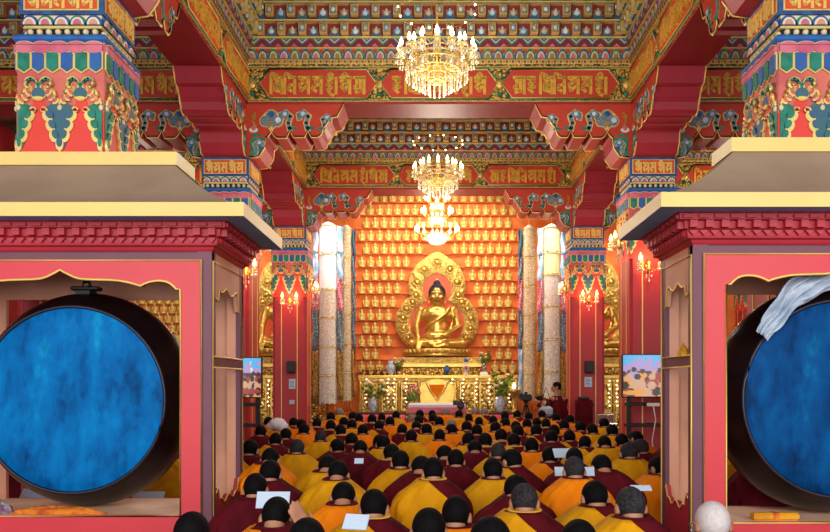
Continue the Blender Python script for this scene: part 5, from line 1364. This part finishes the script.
def tripod(label, px, py, d, s=1.):
    p = at(px, py, d); t = thing('tripod_camera', label, 'camera', (p.x, d, 0)); z = p.z
    for i in range(3):
        a = i*2*PI/3+.4; b = MB(); b.tube([(.03*math.cos(a),.03*math.sin(a),z-.12),(.32*math.cos(a),.32*math.sin(a),.02)], .016, 'plastic_black', 6); b.build('leg', t)
    b = MB(); b.tube([(0,0,z-.35),(0,0,z-.05)], .02, 'plastic_black', 8); b.bbox(-.05,.05,-.05,.05,z-.08,z-.03,'black',.01); b.build('tripod_head', t)
    b = MB(); b.bbox(-.08*s,.08*s,-.14*s,.14*s,z-.04,z+.10,'plastic_black',.02); b.bbox(-.03,.03,-.10,.10,z+.12,z+.15,'plastic_black',.01); b.bbox(-.02,.02,.06,.09,z+.09,z+.13,'black',.004); b.bbox(-.02,.02,-.09,-.06,z+.09,z+.13,'black',.004); b.build('camera_body', t)
    b = MB(); b.lathe([(.045,.13),(.06,.2),(.06,.3),(.05,.31)], (0,0,z+.03), 16, 'black', axis='y'); b.build('lens', t)
    b = MB(); b.bbox(-.16,-.08,-.10,-.06,z+.02,z+.12,'plastic_black',.006); b.build('viewfinder', t)
tripod('video camera on a black tripod by the slim beige banner, scarf-draped drum side', 526, 399, 16.95, 1.3)
tripod('video camera on a tripod standing before the white-cushioned throne', 460.5, 406, 16.9)
p = at(584,400,17.0); t = thing('lectern', 'maroon box stand at the foot of the far column with black gear on top', 'stand', (p.x,17.0,0))
b = MB(); b.bbox(-.17,.17,-.1,.1,0,p.z,'robe_maroon',.02); b.build('stand_body', t); b = MB(); b.bbox(-.12,.10,-.09,.09,p.z,p.z+.07,'plastic_black',.02); b.tube([(.06,0,p.z+.05),(.2,-.03,p.z-.12)], .025, 'plastic_black', 6); b.build('black_gear', t)
p = at(612,421,15.6); t = thing('folding_chair', 'grey metal folding chair leaning by the second column, scarf-draped drum side', 'chair', (p.x,15.6,0), .3)
for x in (-.16,.16):
    b = MB(); b.tube([(x,0,0),(x,.30,.95)], .016, 'silver', 6); b.build('leg', t); b = MB(); b.tube([(x,.38,0),(x,.08,.62)], .016, 'silver', 6); b.build('leg', t)
b = MB(); b.bbox(-.18,.18,.10,.16,.42,.80,'silver',.015); b.build('seat', t); b = MB(); b.bbox(-.18,.18,.24,.27,.80,.97,'silver',.012); b.build('backrest', t)

# ------------------------------------------------------------------ light
w = bpy.data.worlds.new('World'); S.world = w; w.use_nodes = True
bg = w.node_tree.nodes['Background']; bg.inputs['Color'].default_value = (1.0,.965,.93,1); bg.inputs['Strength'].default_value = 1.15
def light(kind, name, loc, energy, col=(1,.9,.75), size=.2, rot=None, **kw):
    l = bpy.data.lights.new(name, kind); l.energy = energy; l.color = col
    if kind == 'AREA': l.shape = 'RECTANGLE'; l.size, l.size_y = size
    else: l.shadow_soft_size = size
    for k, v in kw.items(): setattr(l, k, v)
    o = bpy.data.objects.new(name, l); COL.objects.link(o); o.location = loc
    if rot: o.rotation_euler = rot
    return o
# daylight through the open entrance front behind the camera
light('AREA', 'entrance_daylight', (0,-3.6,3.9), 1060, (1,.97,.94), (15,6), (PI/2,0,0))
for i, c in enumerate(CH): light('POINT', 'chandelier_light', (c[0],c[1],c[2]-.9), 170, (1,.9,.74), .35)
light('POINT', 'chandelier_light', (0,18.3,4.6), 80, (1,.9,.74), .35)
for p, rz in SCN:
    q = Vector((0,-.32,.08)); q.rotate(Matrix.Rotation(rz,3,'Z')); light('POINT', 'wall_lamp_light', p+q, 16, (1,.42,.2), .06)
def spot(name, loc, target, energy, angle, col=(1,.88,.7), size=.3):
    d_ = Vector(target)-Vector(loc); o = light('SPOT', name, loc, energy, col, size, None, spot_size=angle, spot_blend=.6); o.rotation_euler = d_.to_track_quat('-Z','Y').to_euler(); return o
spot('altar_spot', (-1.2,18.3,6.9), (0,20.8,3.0), 330, 2.0); spot('altar_spot', (1.2,18.3,6.9), (0,20.8,3.0), 330, 2.0)
spot('altar_spot', (-3.6,18.4,6.6), (-3.9,20.8,3.2), 500, 1.2); spot('altar_spot', (3.6,18.4,6.6), (3.9,20.8,3.2), 500, 1.2)
for x in (-6.2, 6.2): light('POINT', 'aisle_fill', (x,16.2,4.9), 140, (1,.9,.74), .3); light('POINT', 'aisle_fill', (x,19.0,5.2), 60, (1,.9,.74), .3)  # added fill lights that brighten the aisle backs; no fixtures hang there
for x, px in ((-1,328),(1,551.5)):
    q = at(px, 262, 19.0); spot('skylight', (q.x-x*.2,17.95,6.9), q, 2000, .36, (.95,.98,1), .1)

cam = bpy.data.cameras.new('camera'); co = bpy.data.objects.new('camera', cam); COL.objects.link(co)
co.location = (0,0,EYE); co.rotation_euler = (PI/2,0,0); cam.sensor_width = 36; cam.lens = F/830*36
cam.shift_x = -(VX-415)/830; cam.shift_y = (HY-266)/830; cam.clip_end = 100; cam.clip_start = .05
S.camera = co
S.view_settings.view_transform = 'Standard'; S.view_settings.look = 'None'; S.view_settings.gamma = 1; S.view_settings.use_curve_mapping = False
S.view_settings.exposure = 0.0
S.cycles.use_denoising = True; S.cycles.max_bounces = 8
